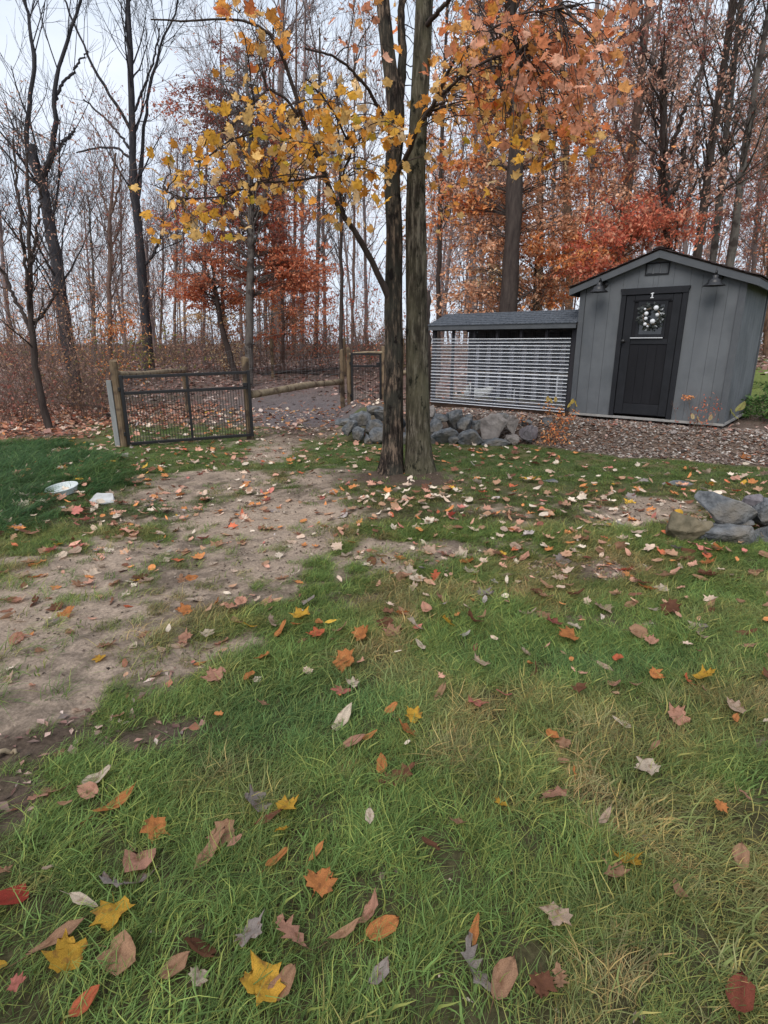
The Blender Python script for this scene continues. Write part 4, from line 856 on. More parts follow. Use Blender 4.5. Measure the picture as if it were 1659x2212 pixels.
def tree(label, bark, Y, stems, ext=3.0, nb=(16, 90, 420), lb=(1.8, 0.8, 0.4), t0=0.35, ang=(0.35, 0.9), up=0.5, wander=0.13, leaves=None, clusters=None, seed=0, name='bare_tree', group='trees of the wood', rmin=0.0035, twig_leaves=None, flat=0.0, sides=9, back=None):
    """stems: picture polylines [(px, py, width px) ...] at depth Y; base first"""
    rs = np.random.default_rng(1000 + seed); b0 = stems[0][0]; base = at(b0[0], b0[1], Y); base[2] = float(hz(base[0], Y))
    t = thing(name, label, 'tree', base, group); St = []
    for si, st in enumerate(stems):
        pts = []
        for j, (px, py, w_) in enumerate(st):
            p = at(px, py, Y + (0.0 if si == 0 else 0.35 * math.sin(si * 2.3) * min(1, j / 2)))
            r = w_ / FPX * (p[1] * CP - (p[2] - 1.5) * SP) * 0.5
            pts.append([*p, r])
        if si == 0: pts.insert(0, [pts[0][0], Y, base[2] - 0.15, pts[0][3] * 1.15])
        if st[-1][1] < 30 and ext > 0:
            a, b = np.array(pts[-2]), np.array(pts[-1]); dd_ = (b - a)[:3] / np.linalg.norm((b - a)[:3])
            pts.append([*(b[:3] + dd_ * ext * 0.5), b[3] * 0.75]); pts.append([*(b[:3] + dd_ * ext), b[3] * 0.45])
        k = 26; rsm = resample(pts, k, 0.010 if si == 0 else 0.02, rs); St.append(rsm)
        v, f = tubes(rsm[None, :, :3], rsm[None, :, 3] * (1 + 0.05 * rs.normal(size=(1, k))), sides)
        np_obj('trunk' if si == 0 else 'stem', v, f, M[bark], t, smooth=True)
    P = np.stack([s_[:, :3] for s_ in St]); R = np.stack([s_[:, 3] for s_ in St]); parts = []
    lvl = [(P, R)]
    if nb[0]:
        p, d, r = sprout(P, R, nb[0], t0, 0.98, ang, rs, flat); Lg = lb[0] * rs.uniform(0.5, 1.25, nb[0]); P1 = grow(p, d, Lg, 7, up, wander, rs); R1 = taper(np.clip(r * 0.34, rmin * 1.5, 0.032), 7, 0.3)
        v1, f1 = tubes(P1, R1, 5); np_obj('branches', v1, f1, M[bark], t, smooth=True, kind='stuff')
        p, d, r = sprout(P1, R1, nb[1], 0.2, 1, (0.3, 0.9), rs, flat); P2 = grow(p, d, lb[1] * rs.uniform(0.4, 1.3, nb[1]), 5, up * 0.7, wander, rs); R2 = taper(np.clip(r * 0.6, rmin, 0.02), 5, 0.5)
        p, d, r = sprout(P2, R2, nb[2], 0.1, 1, (0.3, 1.0), rs, flat); P3 = grow(p, d, lb[2] * rs.uniform(0.4, 1.4, nb[2]), 4, up * 0.4, wander, rs); R3 = taper(np.full(nb[2], rmin), 4, 0.6)
        parts += [tubes(P2, R2, 3), tubes(P3, R3, 3)]
    LV = []
    if twig_leaves and nb[0]:
        n_, sz, pal, dr = twig_leaves; i = rs.integers(0, len(P3), n_); j = rs.integers(1, 4, n_)
        LV.append(leafcards(P3[i, j] + rs.normal(0, 0.03, (n_, 3)), sz, rs, *PAL[pal], droop=dr))
    for (cx, cy, rx, ry, nbr, nlf, pal, sz, dy) in clusters or []:
        nbr = int(nbr * 1.5); nlf = int(nlf * (2.2 if cx < 800 else 2.0)); rx *= 1.4 if flat else 1.15; ry *= 0.95 if flat else 1.25; nlf = int(nlf * (0.8 if flat and Y > 15 else 0.9)); back = back if back is not None else (0.1 if Y > 15 else None)
        # sprays reaching from the stem out to this part of the crown
        th = rs.uniform(0, 2 * np.pi, nbr); rr_ = np.sqrt(rs.uniform(0, 1, nbr)); ends = np.array([at(cx + rx * rr_[q] * math.cos(th[q]), cy + ry * rr_[q] * math.sin(th[q]), (Y + rs.normal(0, dy)) if back is None else (Y + back + abs(rs.normal(0, dy)))) for q in range(nbr)])
        SP_ = P.reshape(-1, 3); SR_ = R.reshape(-1); E = np.zeros((nbr, 6, 3))
        for q in range(nbr):
            dz_ = SP_[:, 2] - (ends[q, 2] - 0.35); dist = np.abs(dz_) * 2 + np.linalg.norm(SP_[:, :2] - ends[q, :2], axis=1); s0 = SP_[int(np.argmin(dist))]
            a = s0; b = ends[q]; L0 = np.linalg.norm(b - a)
            if L0 > 2.2: a = b + (a - b) / L0 * 2.2
            for u in range(6):
                w_ = u / 5; E[q, u] = a + (b - a) * w_ + np.array([0, 0, 0.16 * min(L0, 2.2) * math.sin(w_ * math.pi)]) * 0.6
        E[:, 1:] += rs.normal(0, 0.03, (nbr, 5, 3)); parts.append(tubes(E, taper(np.full(nbr, rmin * 2.2), 6, 0.35), 3))
        n2 = nbr * 3; p, d, r = sprout(E, np.full((nbr, 6), rmin), n2, 0.3, 1, (0.4, 1.1), rs, 0.7); S2 = grow(p, d, rs.uniform(0.2, 0.6, n2), 4, -0.1, 0.1, rs); parts.append(tubes(S2, taper(np.full(n2, rmin), 4, 0.6), 3))
        i = rs.integers(0, n2, nlf); u = rs.uniform(0, 3, nlf); a = u.astype(int); f = (u - a)[:, None]; a2 = np.minimum(a + 1, 3)
        LP = S2[i, a] * (1 - f) + S2[i, a2] * f + rs.normal(0, 1, (nlf, 3)) * np.array([0.05, 0.05, 0.03])
        LV.append(leafcards(LP, sz, rs, *PAL[pal], droop=0.75))
    if parts: v, f = join(parts); np_obj('twigs', v, f, M[bark], t, kind='stuff')
    if LV:
        V = np.concatenate([l[0] for l in LV]); C_ = np.concatenate([l[2] for l in LV]); np_obj('foliage', V, np.arange(len(V)).reshape(-1, 4), M['leaf_attr'], t, col=C_, kind='stuff')
    return t

# --- left side of the wood
tree('bare young tree with several thin dark stems rising from the brush at the left edge', 'bark_dark', 10.3, [[(104, 915, 15), (88, 850, 14), (74, 790, 13), (70, 720, 13), (64, 665, 11), (66, 580, 9), (64, 500, 8), (60, 420, 7), (58, 330, 5)],
     [(70, 720, 9), (40, 660, 8), (10, 600, 7), (-20, 545, 6)], [(66, 680, 8), (54, 600, 7), (46, 500, 6), (38, 400, 5), (28, 300, 4)], [(72, 700, 7), (100, 670, 6), (128, 628, 4)], [(64, 600, 7), (80, 500, 6), (92, 400, 4)]], nb=(26, 130, 520), lb=(1.2, 0.6, 0.35), t0=0.3, seed=1, twig_leaves=(900, 0.05, 'pinkb', 0.6))
tree('big leaning tree at the left, trunk forking above a knobbly broken top', 'bark_blue', 15.5, [[(170, 880, 30), (150, 760, 27), (133, 640, 25), (122, 560, 24), (104, 470, 22), (92, 400, 21), (78, 360, 20), (72, 330, 17), (68, 312, 12)],
     [(80, 375, 12), (60, 340, 11), (52, 290, 10), (66, 220, 9), (74, 140, 8), (66, 60, 7), (52, 0, 6)], [(90, 385, 13), (112, 340, 12), (120, 260, 11), (118, 200, 9), (130, 130, 8), (158, 60, 7), (175, 0, 5)], [(104, 345, 9), (130, 315, 8), (160, 283, 6), (162, 276, 4)], [(118, 215, 8), (135, 180, 6), (165, 145, 5), (190, 110, 3)]],
     nb=(44, 240, 1100), lb=(2.6, 1.2, 0.6), t0=0.3, up=0.9, wander=0.1, seed=2, rmin=0.004)
tree('slim straight reddish tree between the leaning trunk and the dark tall trunk', 'bark_red', 13.8, [[(238, 815, 10), (238, 700, 10), (237, 600, 9), (237, 540, 9), (238, 460, 7), (244, 400, 5), (250, 330, 4)], [(238, 480, 5), (222, 420, 4), (212, 360, 3)], [(238, 470, 5), (258, 400, 4), (268, 330, 3)]],
     nb=(26, 130, 500), lb=(1.3, 0.6, 0.35), t0=0.35, up=0.9, seed=3, twig_leaves=(700, 0.055, 'maroon', 0.8), clusters=[(240, 700, 45, 25, 8, 260, 'orange', 0.07, 0.4)])
tree('tall dark tree standing clear against the sky, forked at mid height', 'bark_blue', 19.0, [[(323, 802, 24), (318, 740, 21), (310, 640, 19), (304, 560, 18), (298, 480, 18), (291, 430, 19), (288, 360, 15), (286, 300, 14), (283, 200, 13), (280, 100, 11), (276, 0, 9)],
     [(298, 428, 9), (304, 390, 8), (308, 330, 8), (310, 280, 7), (322, 200, 6), (338, 120, 5), (372, 40, 4), (385, 0, 4)], [(288, 290, 8), (260, 240, 7), (225, 190, 6), (190, 120, 5), (160, 50, 4), (140, 0, 4)], [(286, 330, 6), (250, 280, 5), (210, 240, 4), (180, 215, 3)], [(305, 580, 7), (325, 560, 6), (345, 520, 5), (352, 500, 3)], [(290, 240, 6), (310, 190, 5), (335, 120, 4), (345, 60, 3)], [(288, 350, 6), (255, 320, 5), (215, 318, 4), (165, 330, 3)]],
     nb=(60, 320, 1300), lb=(2.4, 1.2, 0.6), t0=0.35, up=0.7, seed=4, rmin=0.0045)
tree('thin tree with brown leaf scraps right beside the dark tall trunk', 'bark_far', 22, [[(318, 800, 10), (290, 760, 9), (322, 690, 8), (318, 600, 7), (316, 520, 6)]], nb=(18, 90, 300), lb=(1.5, 0.8, 0.4), seed=5, twig_leaves=(260, 0.07, 'orange', 0.6))
# --- behind the main gate
tree('rust-leaved beech with a straight grey trunk rising behind the gate post', 'bark_grey', 16.8, [[(537, 850, 19), (538, 760, 18), (539, 680, 17), (541, 600, 16), (542, 520, 15), (543, 440, 13), (541, 360, 11), (540, 300, 9), (536, 220, 7), (530, 120, 5)]],
     nb=(40, 180, 600), lb=(1.8, 0.8, 0.4), t0=0.4, up=0.15, seed=6, name='beech_tree', flat=0.6, rmin=0.004,  # maroon sprays paint the backlit dimness of the upper crown into the leaf colour
     clusters=[(610, 585, 95, 22, 26, 1500, 'rust', 0.085, 0.9), (560, 560, 120, 26, 22, 1500, 'rust', 0.085, 1.0), (470, 540, 70, 16, 12, 600, 'rust', 0.08, 0.8), (540, 520, 90, 26, 16, 700, 'maroon', 0.08, 0.9), (560, 470, 70, 30, 14, 520, 'redd', 0.08, 0.8),
               (640, 545, 70, 20, 14, 800, 'rust', 0.085, 0.8), (500, 450, 60, 20, 10, 350, 'maroon', 0.08, 0.8), (450, 390, 70, 14, 12, 380, 'maroon', 0.08, 0.7), (420, 300, 60, 14, 10, 320, 'maroon', 0.075, 0.7), (480, 275, 60, 18, 12, 380, 'maroon', 0.08, 0.7), (385, 190, 50, 10, 8, 240, 'maroon', 0.08, 0.6), (440, 205, 40, 10, 8, 200, 'maroon', 0.08, 0.6),
               (560, 380, 60, 30, 12, 380, 'redd', 0.08, 0.8), (500, 340, 60, 16, 10, 300, 'maroon', 0.08, 0.8), (590, 420, 60, 30, 12, 420, 'rust', 0.08, 0.8), (600, 620, 90, 16, 12, 700, 'rust', 0.085, 0.9), (470, 480, 90, 40, 14, 500, 'redd', 0.085, 0.9), (620, 480, 70, 50, 14, 600, 'rust', 0.085, 0.9), (520, 420, 110, 50, 14, 500, 'maroon', 0.085, 0.9), (685, 600, 40, 26, 10, 360, 'rust', 0.085, 0.7), (430, 600, 60, 16, 10, 340, 'rust', 0.085, 0.7), (690, 690, 36, 30, 8, 260, 'rust', 0.085, 0.7), (410, 560, 50, 12, 8, 220, 'rust', 0.085, 0.6), (600, 300, 70, 60, 12, 360, 'redd', 0.085, 0.9), (400, 470, 60, 16, 8, 200, 'redd', 0.085, 0.7), (600, 150, 80, 60, 10, 260, 'maroon', 0.085, 0.9), (540, 330, 120, 60, 12, 420, 'rust', 0.085, 0.9), (480, 230, 120, 50, 10, 320, 'redd', 0.085, 0.9), (560, 430, 130, 50, 12, 500, 'rust', 0.085, 0.9), (500, 130, 100, 50, 8, 220, 'maroon', 0.085, 0.9), (430, 245, 80, 24, 10, 340, 'maroon', 0.08, 0.8), (520, 260, 80, 50, 12, 400, 'maroon', 0.08, 0.8), (640, 380, 70, 60, 12, 400, 'tan', 0.085, 0.9)])
tree('rusty orange young beech leaning over the brush left of the grey trunk', 'bark_dark', 17.8, [[(511, 815, 13), (497, 770, 13), (484, 730, 12), (476, 690, 11), (470, 655, 10), (462, 600, 7), (452, 540, 5)]], nb=(16, 70, 240), lb=(1.0, 0.5, 0.3), t0=0.5, up=0.1, seed=7, name='beech_tree', flat=0.7,
     clusters=[(440, 640, 70, 30, 20, 1100, 'rust', 0.085, 0.7), (500, 625, 90, 36, 22, 1400, 'rust', 0.085, 0.8), (430, 600, 50, 14, 8, 380, 'rust', 0.08, 0.6), (540, 660, 60, 20, 10, 500, 'orange', 0.085, 0.7), (450, 690, 50, 20, 8, 220, 'cream', 0.085, 0.5), (500, 700, 35, 26, 7, 200, 'tan', 0.085, 0.5)])
tree('rusty orange young beech right of the grey trunk, leaves hanging low', 'bark_red', 20, [[(612, 812, 7), (612, 700, 7), (608, 600, 6), (604, 480, 5)]], nb=(10, 60, 200), lb=(1.0, 0.5, 0.3), up=0.1, seed=8, name='beech_tree', flat=0.7,
     clusters=[(630, 640, 60, 40, 16, 1000, 'rust', 0.09, 0.8), (660, 600, 50, 30, 12, 700, 'rust', 0.09, 0.8), (590, 730, 40, 20, 8, 350, 'rust', 0.09, 0.6), (670, 690, 40, 30, 9, 300, 'orange', 0.09, 0.6), (640, 690, 50, 20, 8, 300, 'tan', 0.09, .6)])
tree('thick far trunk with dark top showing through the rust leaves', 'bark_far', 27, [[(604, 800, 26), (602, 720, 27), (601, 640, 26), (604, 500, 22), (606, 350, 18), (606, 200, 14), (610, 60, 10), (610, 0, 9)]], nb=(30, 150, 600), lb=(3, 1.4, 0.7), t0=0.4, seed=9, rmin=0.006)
tree('thin dark pole-like tree behind the narrow gate', 'bark_dark', 15.5, [[(737, 822, 9), (737, 700, 9), (737, 600, 8), (738, 520, 7), (736, 440, 6), (732, 300, 5), (728, 180, 4)]], nb=(24, 110, 420), lb=(1.2, 0.6, 0.35), t0=0.45, seed=10, twig_leaves=(300, 0.06, 'maroon', 0.7))
# far straight trunks in the gaps
FARS = [(400, 760, 6, 395, 330, 'slim far trunk over the left part of the main gate'), (376, 770, 7, 384, 330, 'slim reddish far trunk right of the tall dark tree'), (575, 790, 9, 570, 100, 'far trunk just right of the grey beech trunk'), (588, 790, 8, 590, 60, 'second far trunk right of the grey beech trunk'), (562, 780, 6, 556, 160, 'thinnest far pole touching the grey beech trunk'), (632, 790, 9, 640, 0, 'far trunk right of the thick far one, over the rail'), (652, 790, 10, 660, 0, 'larger far trunk halfway between grey beech and narrow gate'), (682, 780, 10, 690, 60, 'grey far trunk over the upper end of the fence rail'),
        (704, 780, 7, 700, 200, 'reddish slim far trunk left of the pole behind the narrow gate'), (760, 780, 7, 765, 120, 'slim far trunk directly above the narrow gate'), (792, 780, 8, 790, 60, 'far trunk between the narrow gate and the double trunk'), (205, 760, 7, 190, 420, 'slim far trunk left of the slim reddish tree'), (270, 760, 6, 262, 400, 'slim far trunk right of the slim reddish tree'), (345, 770, 6, 352, 400, 'thin far trunk close to the right of the tall dark tree'), (440, 780, 8, 452, 160, 'far trunk above the middle upright of the main gate'),
        (140, 760, 7, 112, 420, 'far trunk behind the big leaning tree'), (25, 760, 10, -10, 330, 'far trunk at the left picture edge behind the brush'), (480, 780, 8, 476, 60, 'far trunk behind the leaning rusty beech'), (522, 780, 7, 512, 100, 'far trunk close to the left of the grey beech trunk')]
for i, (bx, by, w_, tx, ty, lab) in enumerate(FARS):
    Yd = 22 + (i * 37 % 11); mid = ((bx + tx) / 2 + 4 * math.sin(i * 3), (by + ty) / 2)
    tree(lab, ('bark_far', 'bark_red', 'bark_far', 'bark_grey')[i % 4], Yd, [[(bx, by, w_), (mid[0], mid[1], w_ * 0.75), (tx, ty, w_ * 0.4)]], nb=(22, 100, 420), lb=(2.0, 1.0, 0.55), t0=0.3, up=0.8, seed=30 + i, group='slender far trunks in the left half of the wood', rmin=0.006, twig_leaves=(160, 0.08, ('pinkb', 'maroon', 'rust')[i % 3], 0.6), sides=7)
# --- right of the double trunk
tree('stout dark tree with a stub limb, standing behind the chicken run roof', 'bark_dark', 13.2, [[(1096, 700, 38), (1100, 620, 38), (1105, 560, 36), (1110, 480, 35), (1112, 400, 34), (1114, 340, 36), (1117, 300, 34), (1118, 230, 26), (1112, 150, 24), (1106, 80, 22), (1100, 0, 18)],
     [(1116, 318, 16), (1135, 312, 12), (1158, 292, 9), (1163, 280, 6)], [(1114, 250, 12), (1090, 200, 10), (1070, 160, 8), (1050, 100, 6)], [(1108, 660, 6), (1130, 640, 5), (1160, 620, 3)]], nb=(34, 170, 700), lb=(2.2, 1.0, 0.5), t0=0.5, back=0.35, seed=60, rmin=0.0045, name='maple_tree',
     twig_leaves=(500, 0.1, 'orange', 0.6), clusters=[(1090, 590, 60, 20, 8, 260, 'cream', 0.1, 0.5), (1020, 520, 60, 60, 16, 420, 'tan', 0.1, 0.6), (1100, 470, 70, 40, 14, 380, 'tan', 0.1, 0.6), (1050, 640, 90, 26, 14, 420, 'tan', 0.1, 0.5), (980, 640, 40, 40, 10, 260, 'tan', 0.1, 0.5), (1180, 400, 90, 60, 14, 420, 'tan', 0.1, 0.8), (1240, 430, 80, 60, 12, 380, 'tan', 0.1, 0.8), (1010, 430, 70, 50, 12, 340, 'tan', 0.1, 0.8), (960, 480, 50, 60, 10, 300, 'orange', 0.1, 0.6), (1080, 380, 80, 40, 12, 300, 'tan', 0.1, .8), (1050, 220, 90, 80, 14, 420, 'orange', 0.1, 0.9), (1180, 280, 100, 60, 14, 460, 'orange', 0.1, 0.9), (1270, 330, 80, 60, 12, 320, 'orange', 0.1, 0.9), (1150, 120, 140, 90, 14, 420, 'orange', 0.1, 0.9), (990, 120, 60, 100, 10, 280, 'orange', 0.1, 0.8), (1290, 240, 70, 70, 10, 260, 'tan', 0.1, 0.9), (990, 400, 60, 60, 14, 360, 'orange', 0.1, 0.6), (1000, 300, 60, 60, 12, 300, 'orange', 0.11, 0.6)])
tree('slim tree seen just right of the double trunk', 'bark_dark', 17, [[(948, 700, 10), (948, 560, 10), (951, 420, 9), (955, 300, 8), (962, 120, 7), (966, 0, 6)]], nb=(26, 120, 480), lb=(1.6, 0.8, 0.45), t0=0.3, seed=61, twig_leaves=(700, 0.09, 'pinkb', 0.8))
tree('broken dark stump-like trunk beside the double trunk', 'bark_dark', 12.2, [[(921, 850, 17), (922, 760, 17), (922, 680, 16), (924, 636, 13), (927, 628, 5)]], nb=(0, 0, 0), ext=0, seed=62)
tree('dark reddish leaning trunk left of the shed gable peak', 'bark_red', 15.0, [[(1318, 700, 22), (1334, 600, 21), (1338, 540, 20), (1345, 470, 19), (1358, 400, 19), (1366, 330, 19), (1376, 240, 18), (1386, 140, 16), (1395, 60, 15), (1400, 0, 14)], [(1378, 240, 9), (1400, 180, 7), (1420, 110, 6), (1430, 0, 5)]],
     nb=(40, 220, 900), lb=(2.2, 1.0, 0.5), t0=0.3, seed=63, rmin=0.0045, twig_leaves=(1800, 0.08, 'pinkb', 0.8), name='oak_tree', clusters=[(1370, 330, 90, 50, 12, 260, 'maroon', 0.085, 0.9), (1330, 180, 80, 90, 12, 260, 'maroon', 0.085, 0.9), (1390, 60, 80, 60, 10, 220, 'maroon', 0.085, 0.9), (1320, 400, 70, 50, 10, 300, 'rust', 0.085, 0.8)])
tree('dark forked tree with a bent side limb above the shed peak', 'bark_dark', 13.6, [[(1440, 640, 19), (1442, 560, 19), (1441, 480, 18), (1440, 420, 19), (1436, 380, 18), (1432, 300, 16), (1434, 220, 15), (1430, 170, 15), (1432, 140, 12)], [(1440, 428, 10), (1462, 400, 9), (1476, 370, 8), (1478, 330, 8), (1480, 300, 6)],
     [(1446, 330, 10), (1465, 280, 9), (1480, 230, 8), (1500, 180, 7), (1524, 130, 5)], [(1428, 165, 8), (1408, 140, 7), (1392, 110, 6), (1380, 60, 5)]], nb=(30, 160, 600), lb=(1.6, 0.8, 0.45), t0=0.4, seed=64, twig_leaves=(900, 0.075, 'pinkb', 0.8), name='oak_tree', clusters=[(1460, 220, 110, 120, 16, 420, 'pinkb', 0.085, 1.0), (1420, 60, 120, 60, 10, 280, 'maroon', 0.085, 1.0), (1500, 400, 90, 60, 10, 260, 'pinkb', 0.085, 0.9), (1280, 420, 70, 50, 10, 320, 'tan', 0.09, 0.8)])
RT = [('pale far trunk, leftmost of the pair behind the tan leaves', 'bark_far', 21, 1283, 620, 15, 1278, 430, 1290, 0, 'tan'), ('reddish far trunk behind the tan leaves right of the stout tree', 'bark_vine', 20, 1232, 620, 18, 1225, 420, 1210, 0, 'orange'), ('tan far trunk close right of the stout dark tree', 'bark_vine', 22, 1165, 640, 17, 1166, 400, 1172, 0, 'tan'),
      ('slim far trunk between the stout tree and the double trunk', 'bark_far', 23, 1022, 660, 9, 1026, 400, 1034, 0, 'pinkb'), ('thin dark far trunk behind the run roof', 'bark_dark', 21, 1062, 660, 9, 1058, 400, 1062, 0, 'tan'), ('slim far trunk beside the shed eave', 'bark_far', 24, 1190, 640, 8, 1196, 400, 1204, 0, 'rust'),
      ('thin far trunk over the shed roof slope', 'bark_far', 25, 1400, 560, 9, 1408, 400, 1412, 0, 'pinkb'), ('slim far trunk left of the three tall right-hand trees', 'bark_far', 23, 1475, 600, 10, 1490, 400, 1530, 0, 'pinkb'), ('rearmost pale trunk at the right edge', 'bark_far', 24, 1625, 620, 10, 1640, 420, 1690, 60, 'maroon'), ('far trunk just right of the shed', 'bark_vine', 22, 1652, 800, 12, 1664, 560, 1690, 300, 'rust')]
for i, (lab, bk, Yd, bx, by, w_, mx_, my, tx, ty, pl) in enumerate(RT):
    tree(lab, bk, Yd, [[(bx, by, w_), (mx_, my, w_ * 0.85), (tx, ty, w_ * 0.6)]], nb=(20, 110, 480), lb=(2.0, 1.0, 0.55), t0=0.2, up=0.6, seed=70 + i, rmin=0.006, twig_leaves=(900, 0.1, pl, 0.8))
tree('tall straight trunk, first of the three leaning together at the right', 'bark_dark', 16, [[(1492, 640, 17), (1514, 500, 17), (1526, 400, 16), (1546, 260, 15), (1562, 150, 14), (1580, 20, 13), (1583, 0, 12)]], nb=(34, 170, 700), lb=(2.2, 1.0, 0.5), t0=0.35, seed=85, rmin=0.0045, twig_leaves=(500, 0.065, 'maroon', 0.7), name='oak_tree', clusters=[(1540, 200, 90, 120, 12, 320, 'pinkb', 0.085, 1.0), (1530, 420, 70, 70, 8, 220, 'maroon', 0.085, 1.0)])
tree('tall trunk, middle one of the three leaning together at the right', 'bark_grey', 17, [[(1530, 640, 15), (1545, 520, 15), (1558, 400, 14), (1570, 280, 13), (1584, 160, 12), (1600, 0, 11)]], nb=(30, 150, 600), lb=(2.2, 1.0, 0.5), t0=0.35, seed=86, rmin=0.0045, twig_leaves=(500, 0.065, 'maroon', 0.7), name='oak_tree', clusters=[(1600, 200, 90, 120, 12, 320, 'pinkb', 0.085, 1.0), (1570, 420, 70, 70, 8, 220, 'maroon', 0.085, 1.0)])
tree('tall trunk, last of the three leaning together at the right edge', 'bark_grey', 16.5, [[(1565, 660, 17), (1580, 560, 17), (1592, 460, 15), (1604, 350, 13), (1628, 210, 12), (1650, 80, 11), (1664, 0, 10)]], nb=(34, 170, 700), lb=(2.2, 1.0, 0.5), t0=0.35, seed=87, rmin=0.0045, twig_leaves=(700, 0.07, 'maroon', 0.7), name='oak_tree', clusters=[(1640, 200, 90, 120, 12, 320, 'pinkb', 0.085, 1.0), (1620, 420, 70, 70, 8, 220, 'maroon', 0.085, 1.0)])
tree('tan-leaved young beech spreading over the chicken run', 'bark_grey', 14.4, [[(1150, 700, 8), (1155, 620, 7), (1160, 540, 6), (1170, 470, 4)]], ext=0, nb=(10, 50, 160), lb=(0.9, 0.5, 0.3), t0=0.3, up=0.1, seed=88, name='beech_tree', flat=0.7,
     clusters=[(1180, 600, 80, 40, 20, 1100, 'tan', 0.095, 0.6), (1150, 530, 90, 30, 18, 900, 'tan', 0.095, 0.6), (1130, 640, 70, 24, 12, 500, 'tan', 0.095, 0.5), (1220, 530, 70, 30, 14, 700, 'orange', 0.09, 0.6), (1200, 480, 90, 26, 12, 500, 'tan', 0.09, 0.6), (1210, 640, 50, 24, 8, 360, 'orange', 0.09, 0.5)])
tree('red-leaved young beech spreading behind the shed roof', 'bark_red', 13.2, [[(1330, 640, 8), (1340, 560, 7), (1360, 480, 5), (1380, 430, 4)]], ext=0, nb=(10, 50, 160), lb=(0.9, 0.5, 0.3), t0=0.3, up=0.1, seed=89, name='beech_tree', flat=0.7,
     clusters=[(1300, 580, 80, 34, 18, 900, 'redd', 0.09, 0.6), (1370, 480, 100, 26, 20, 1000, 'redd', 0.085, 0.6), (1330, 520, 80, 28, 14, 700, 'redd', 0.09, 0.6), (1450, 475, 60, 20, 12, 500, 'redd', 0.085, 0.5), (1390, 425, 60, 20, 8, 260, 'redd', 0.085, 0.5), (1480, 510, 40, 16, 8, 240, 'redd', 0.085, 0.5), (1260, 545, 60, 30, 12, 500, 'orange', 0.09, 0.6)])

# ------------------------------------------------------------------ the double-trunked maple in front
def flare_trunk(pts, rads, seed, lobes):
    rs = np.random.default_rng(seed); k = 150; arr = resample([[*p, r] for p, r in zip(pts, rads)], k, 0.0, rs)
    for _ in range(6): arr[1:-1, :3] = 0.5 * arr[1:-1, :3] + 0.25 * (arr[2:, :3] + arr[:-2, :3])
    n = 48; th = 2 * np.pi * np.arange(n) / n; z = arr[:, 2]
    low = np.exp(-np.clip(z - z[0] - 0.2, 0, 9) / 0.21)[:, None]
    rr_ = arr[:, 3][:, None] * (1 + low * (0.25 + 0.62 * sum(a * np.clip(np.cos(th[None] - p), 0, 1) ** 6 for a, p in lobes)))
    rr_ = rr_ * (1 + 0.10 * (vn(th[None] * 6 + 0 * z[:, None], z[:, None] * 1.2 + 0 * th[None], 1, seed, 3) - 0.5) * 2 + 0.05 * (vn(np.cos(th)[None] * 9 + 3 + 0 * z[:, None], z[:, None] * 4 + np.sin(th)[None] * 5, 1, seed + 5, 3) - .5))
    V = np.stack([arr[:, 0][:, None] + rr_ * np.cos(th), arr[:, 1][:, None] + rr_ * np.sin(th), z[:, None] + 0 * rr_], -1)
    idx = np.arange(k * n).reshape(k, n); nx_ = np.roll(idx, -1, 1); F_ = np.stack([idx[:-1], nx_[:-1], nx_[1:], idx[1:]], -1).reshape(-1, 4)
    return V.reshape(-1, 3), F_
YM = 6.62
def mpts(lst, Y=YM): 
    P = [at(a, b, Y) for a, b, _ in lst]; R = [w_ / FPX * (p[1] * CP - (p[2] - 1.5) * SP) / 2 for p, (_, _, w_) in zip(P, lst)]
    return P, R
tl = [(847, 1030, 42), (849, 960, 42), (850, 860, 41), (851, 760, 40), (849, 660, 38), (850, 600, 37), (852, 500, 35), (849, 430, 34), (846, 380, 33), (852, 330, 35), (857, 270, 34), (856, 225, 36), (842, 150, 30), (832, 60, 29), (826, 0, 28), (818, -120, 26), (810, -260, 22)]
tr_ = [(905, 1030, 50), (903, 960, 50), (902, 860, 48), (901, 760, 47), (900, 660, 45), (899, 560, 44), (898, 460, 43), (899, 360, 40), (903, 270, 39), (908, 180, 38), (913, 90, 38), (917, 0, 37), (922, -120, 34), (930, -260, 30)]
maple = thing('maple_tree', 'maple with two close trunks in the lawn and yellow to pink-orange leaves', 'tree', gpt(870, 1020))
for nm, lst, mt, sd_, lob in (('trunk', tl, 'bark_A', 5, [(1.2, 3.6), (1.5, 4.5), (1.0, 5.3), (0.8, 2.6)]), ('trunk', tr_, 'bark_B', 9, [(0.9, 4.2), (1.1, 5.6), (0.7, 0.2), (.6, 3.4)])):
    P_, R_ = mpts(lst); P_[0] = P_[0] * 1.0; P_.insert(0, P_[0] + np.array([0, 0, -0.22])); R_.insert(0, R_[0] * 1.05)
    v, f = flare_trunk(P_, R_, sd_, lob); np_obj(nm, v, f, M[mt], maple, smooth=True, label='darker rough trunk with peeling brown bark at the base' if mt == 'bark_A' else 'straight mossy grey trunk')
limb = {}
def mlimb(key, lst, y0, y1, mt='bark_dark'):
    n = len(lst); P_ = [at(a, b, y0 + (y1 - y0) * i / (n - 1)) for i, (a, b, _) in enumerate(lst)]
    R_ = [w_ / FPX * (p[1] * CP - (p[2] - 1.5) * SP) / 2 for p, (_, _, w_) in zip(P_, lst)]
    rs = np.random.default_rng(len(key) + int(abs(lst[0][0]))); arr = resample([[*p, r] for p, r in zip(P_, R_)], 30, 0.004, rs); limb[key] = arr
    v, f = tubes(arr[None, :, :3], arr[None, :, 3], 10); np_obj('limb', v, f, M[mt], maple, smooth=True)
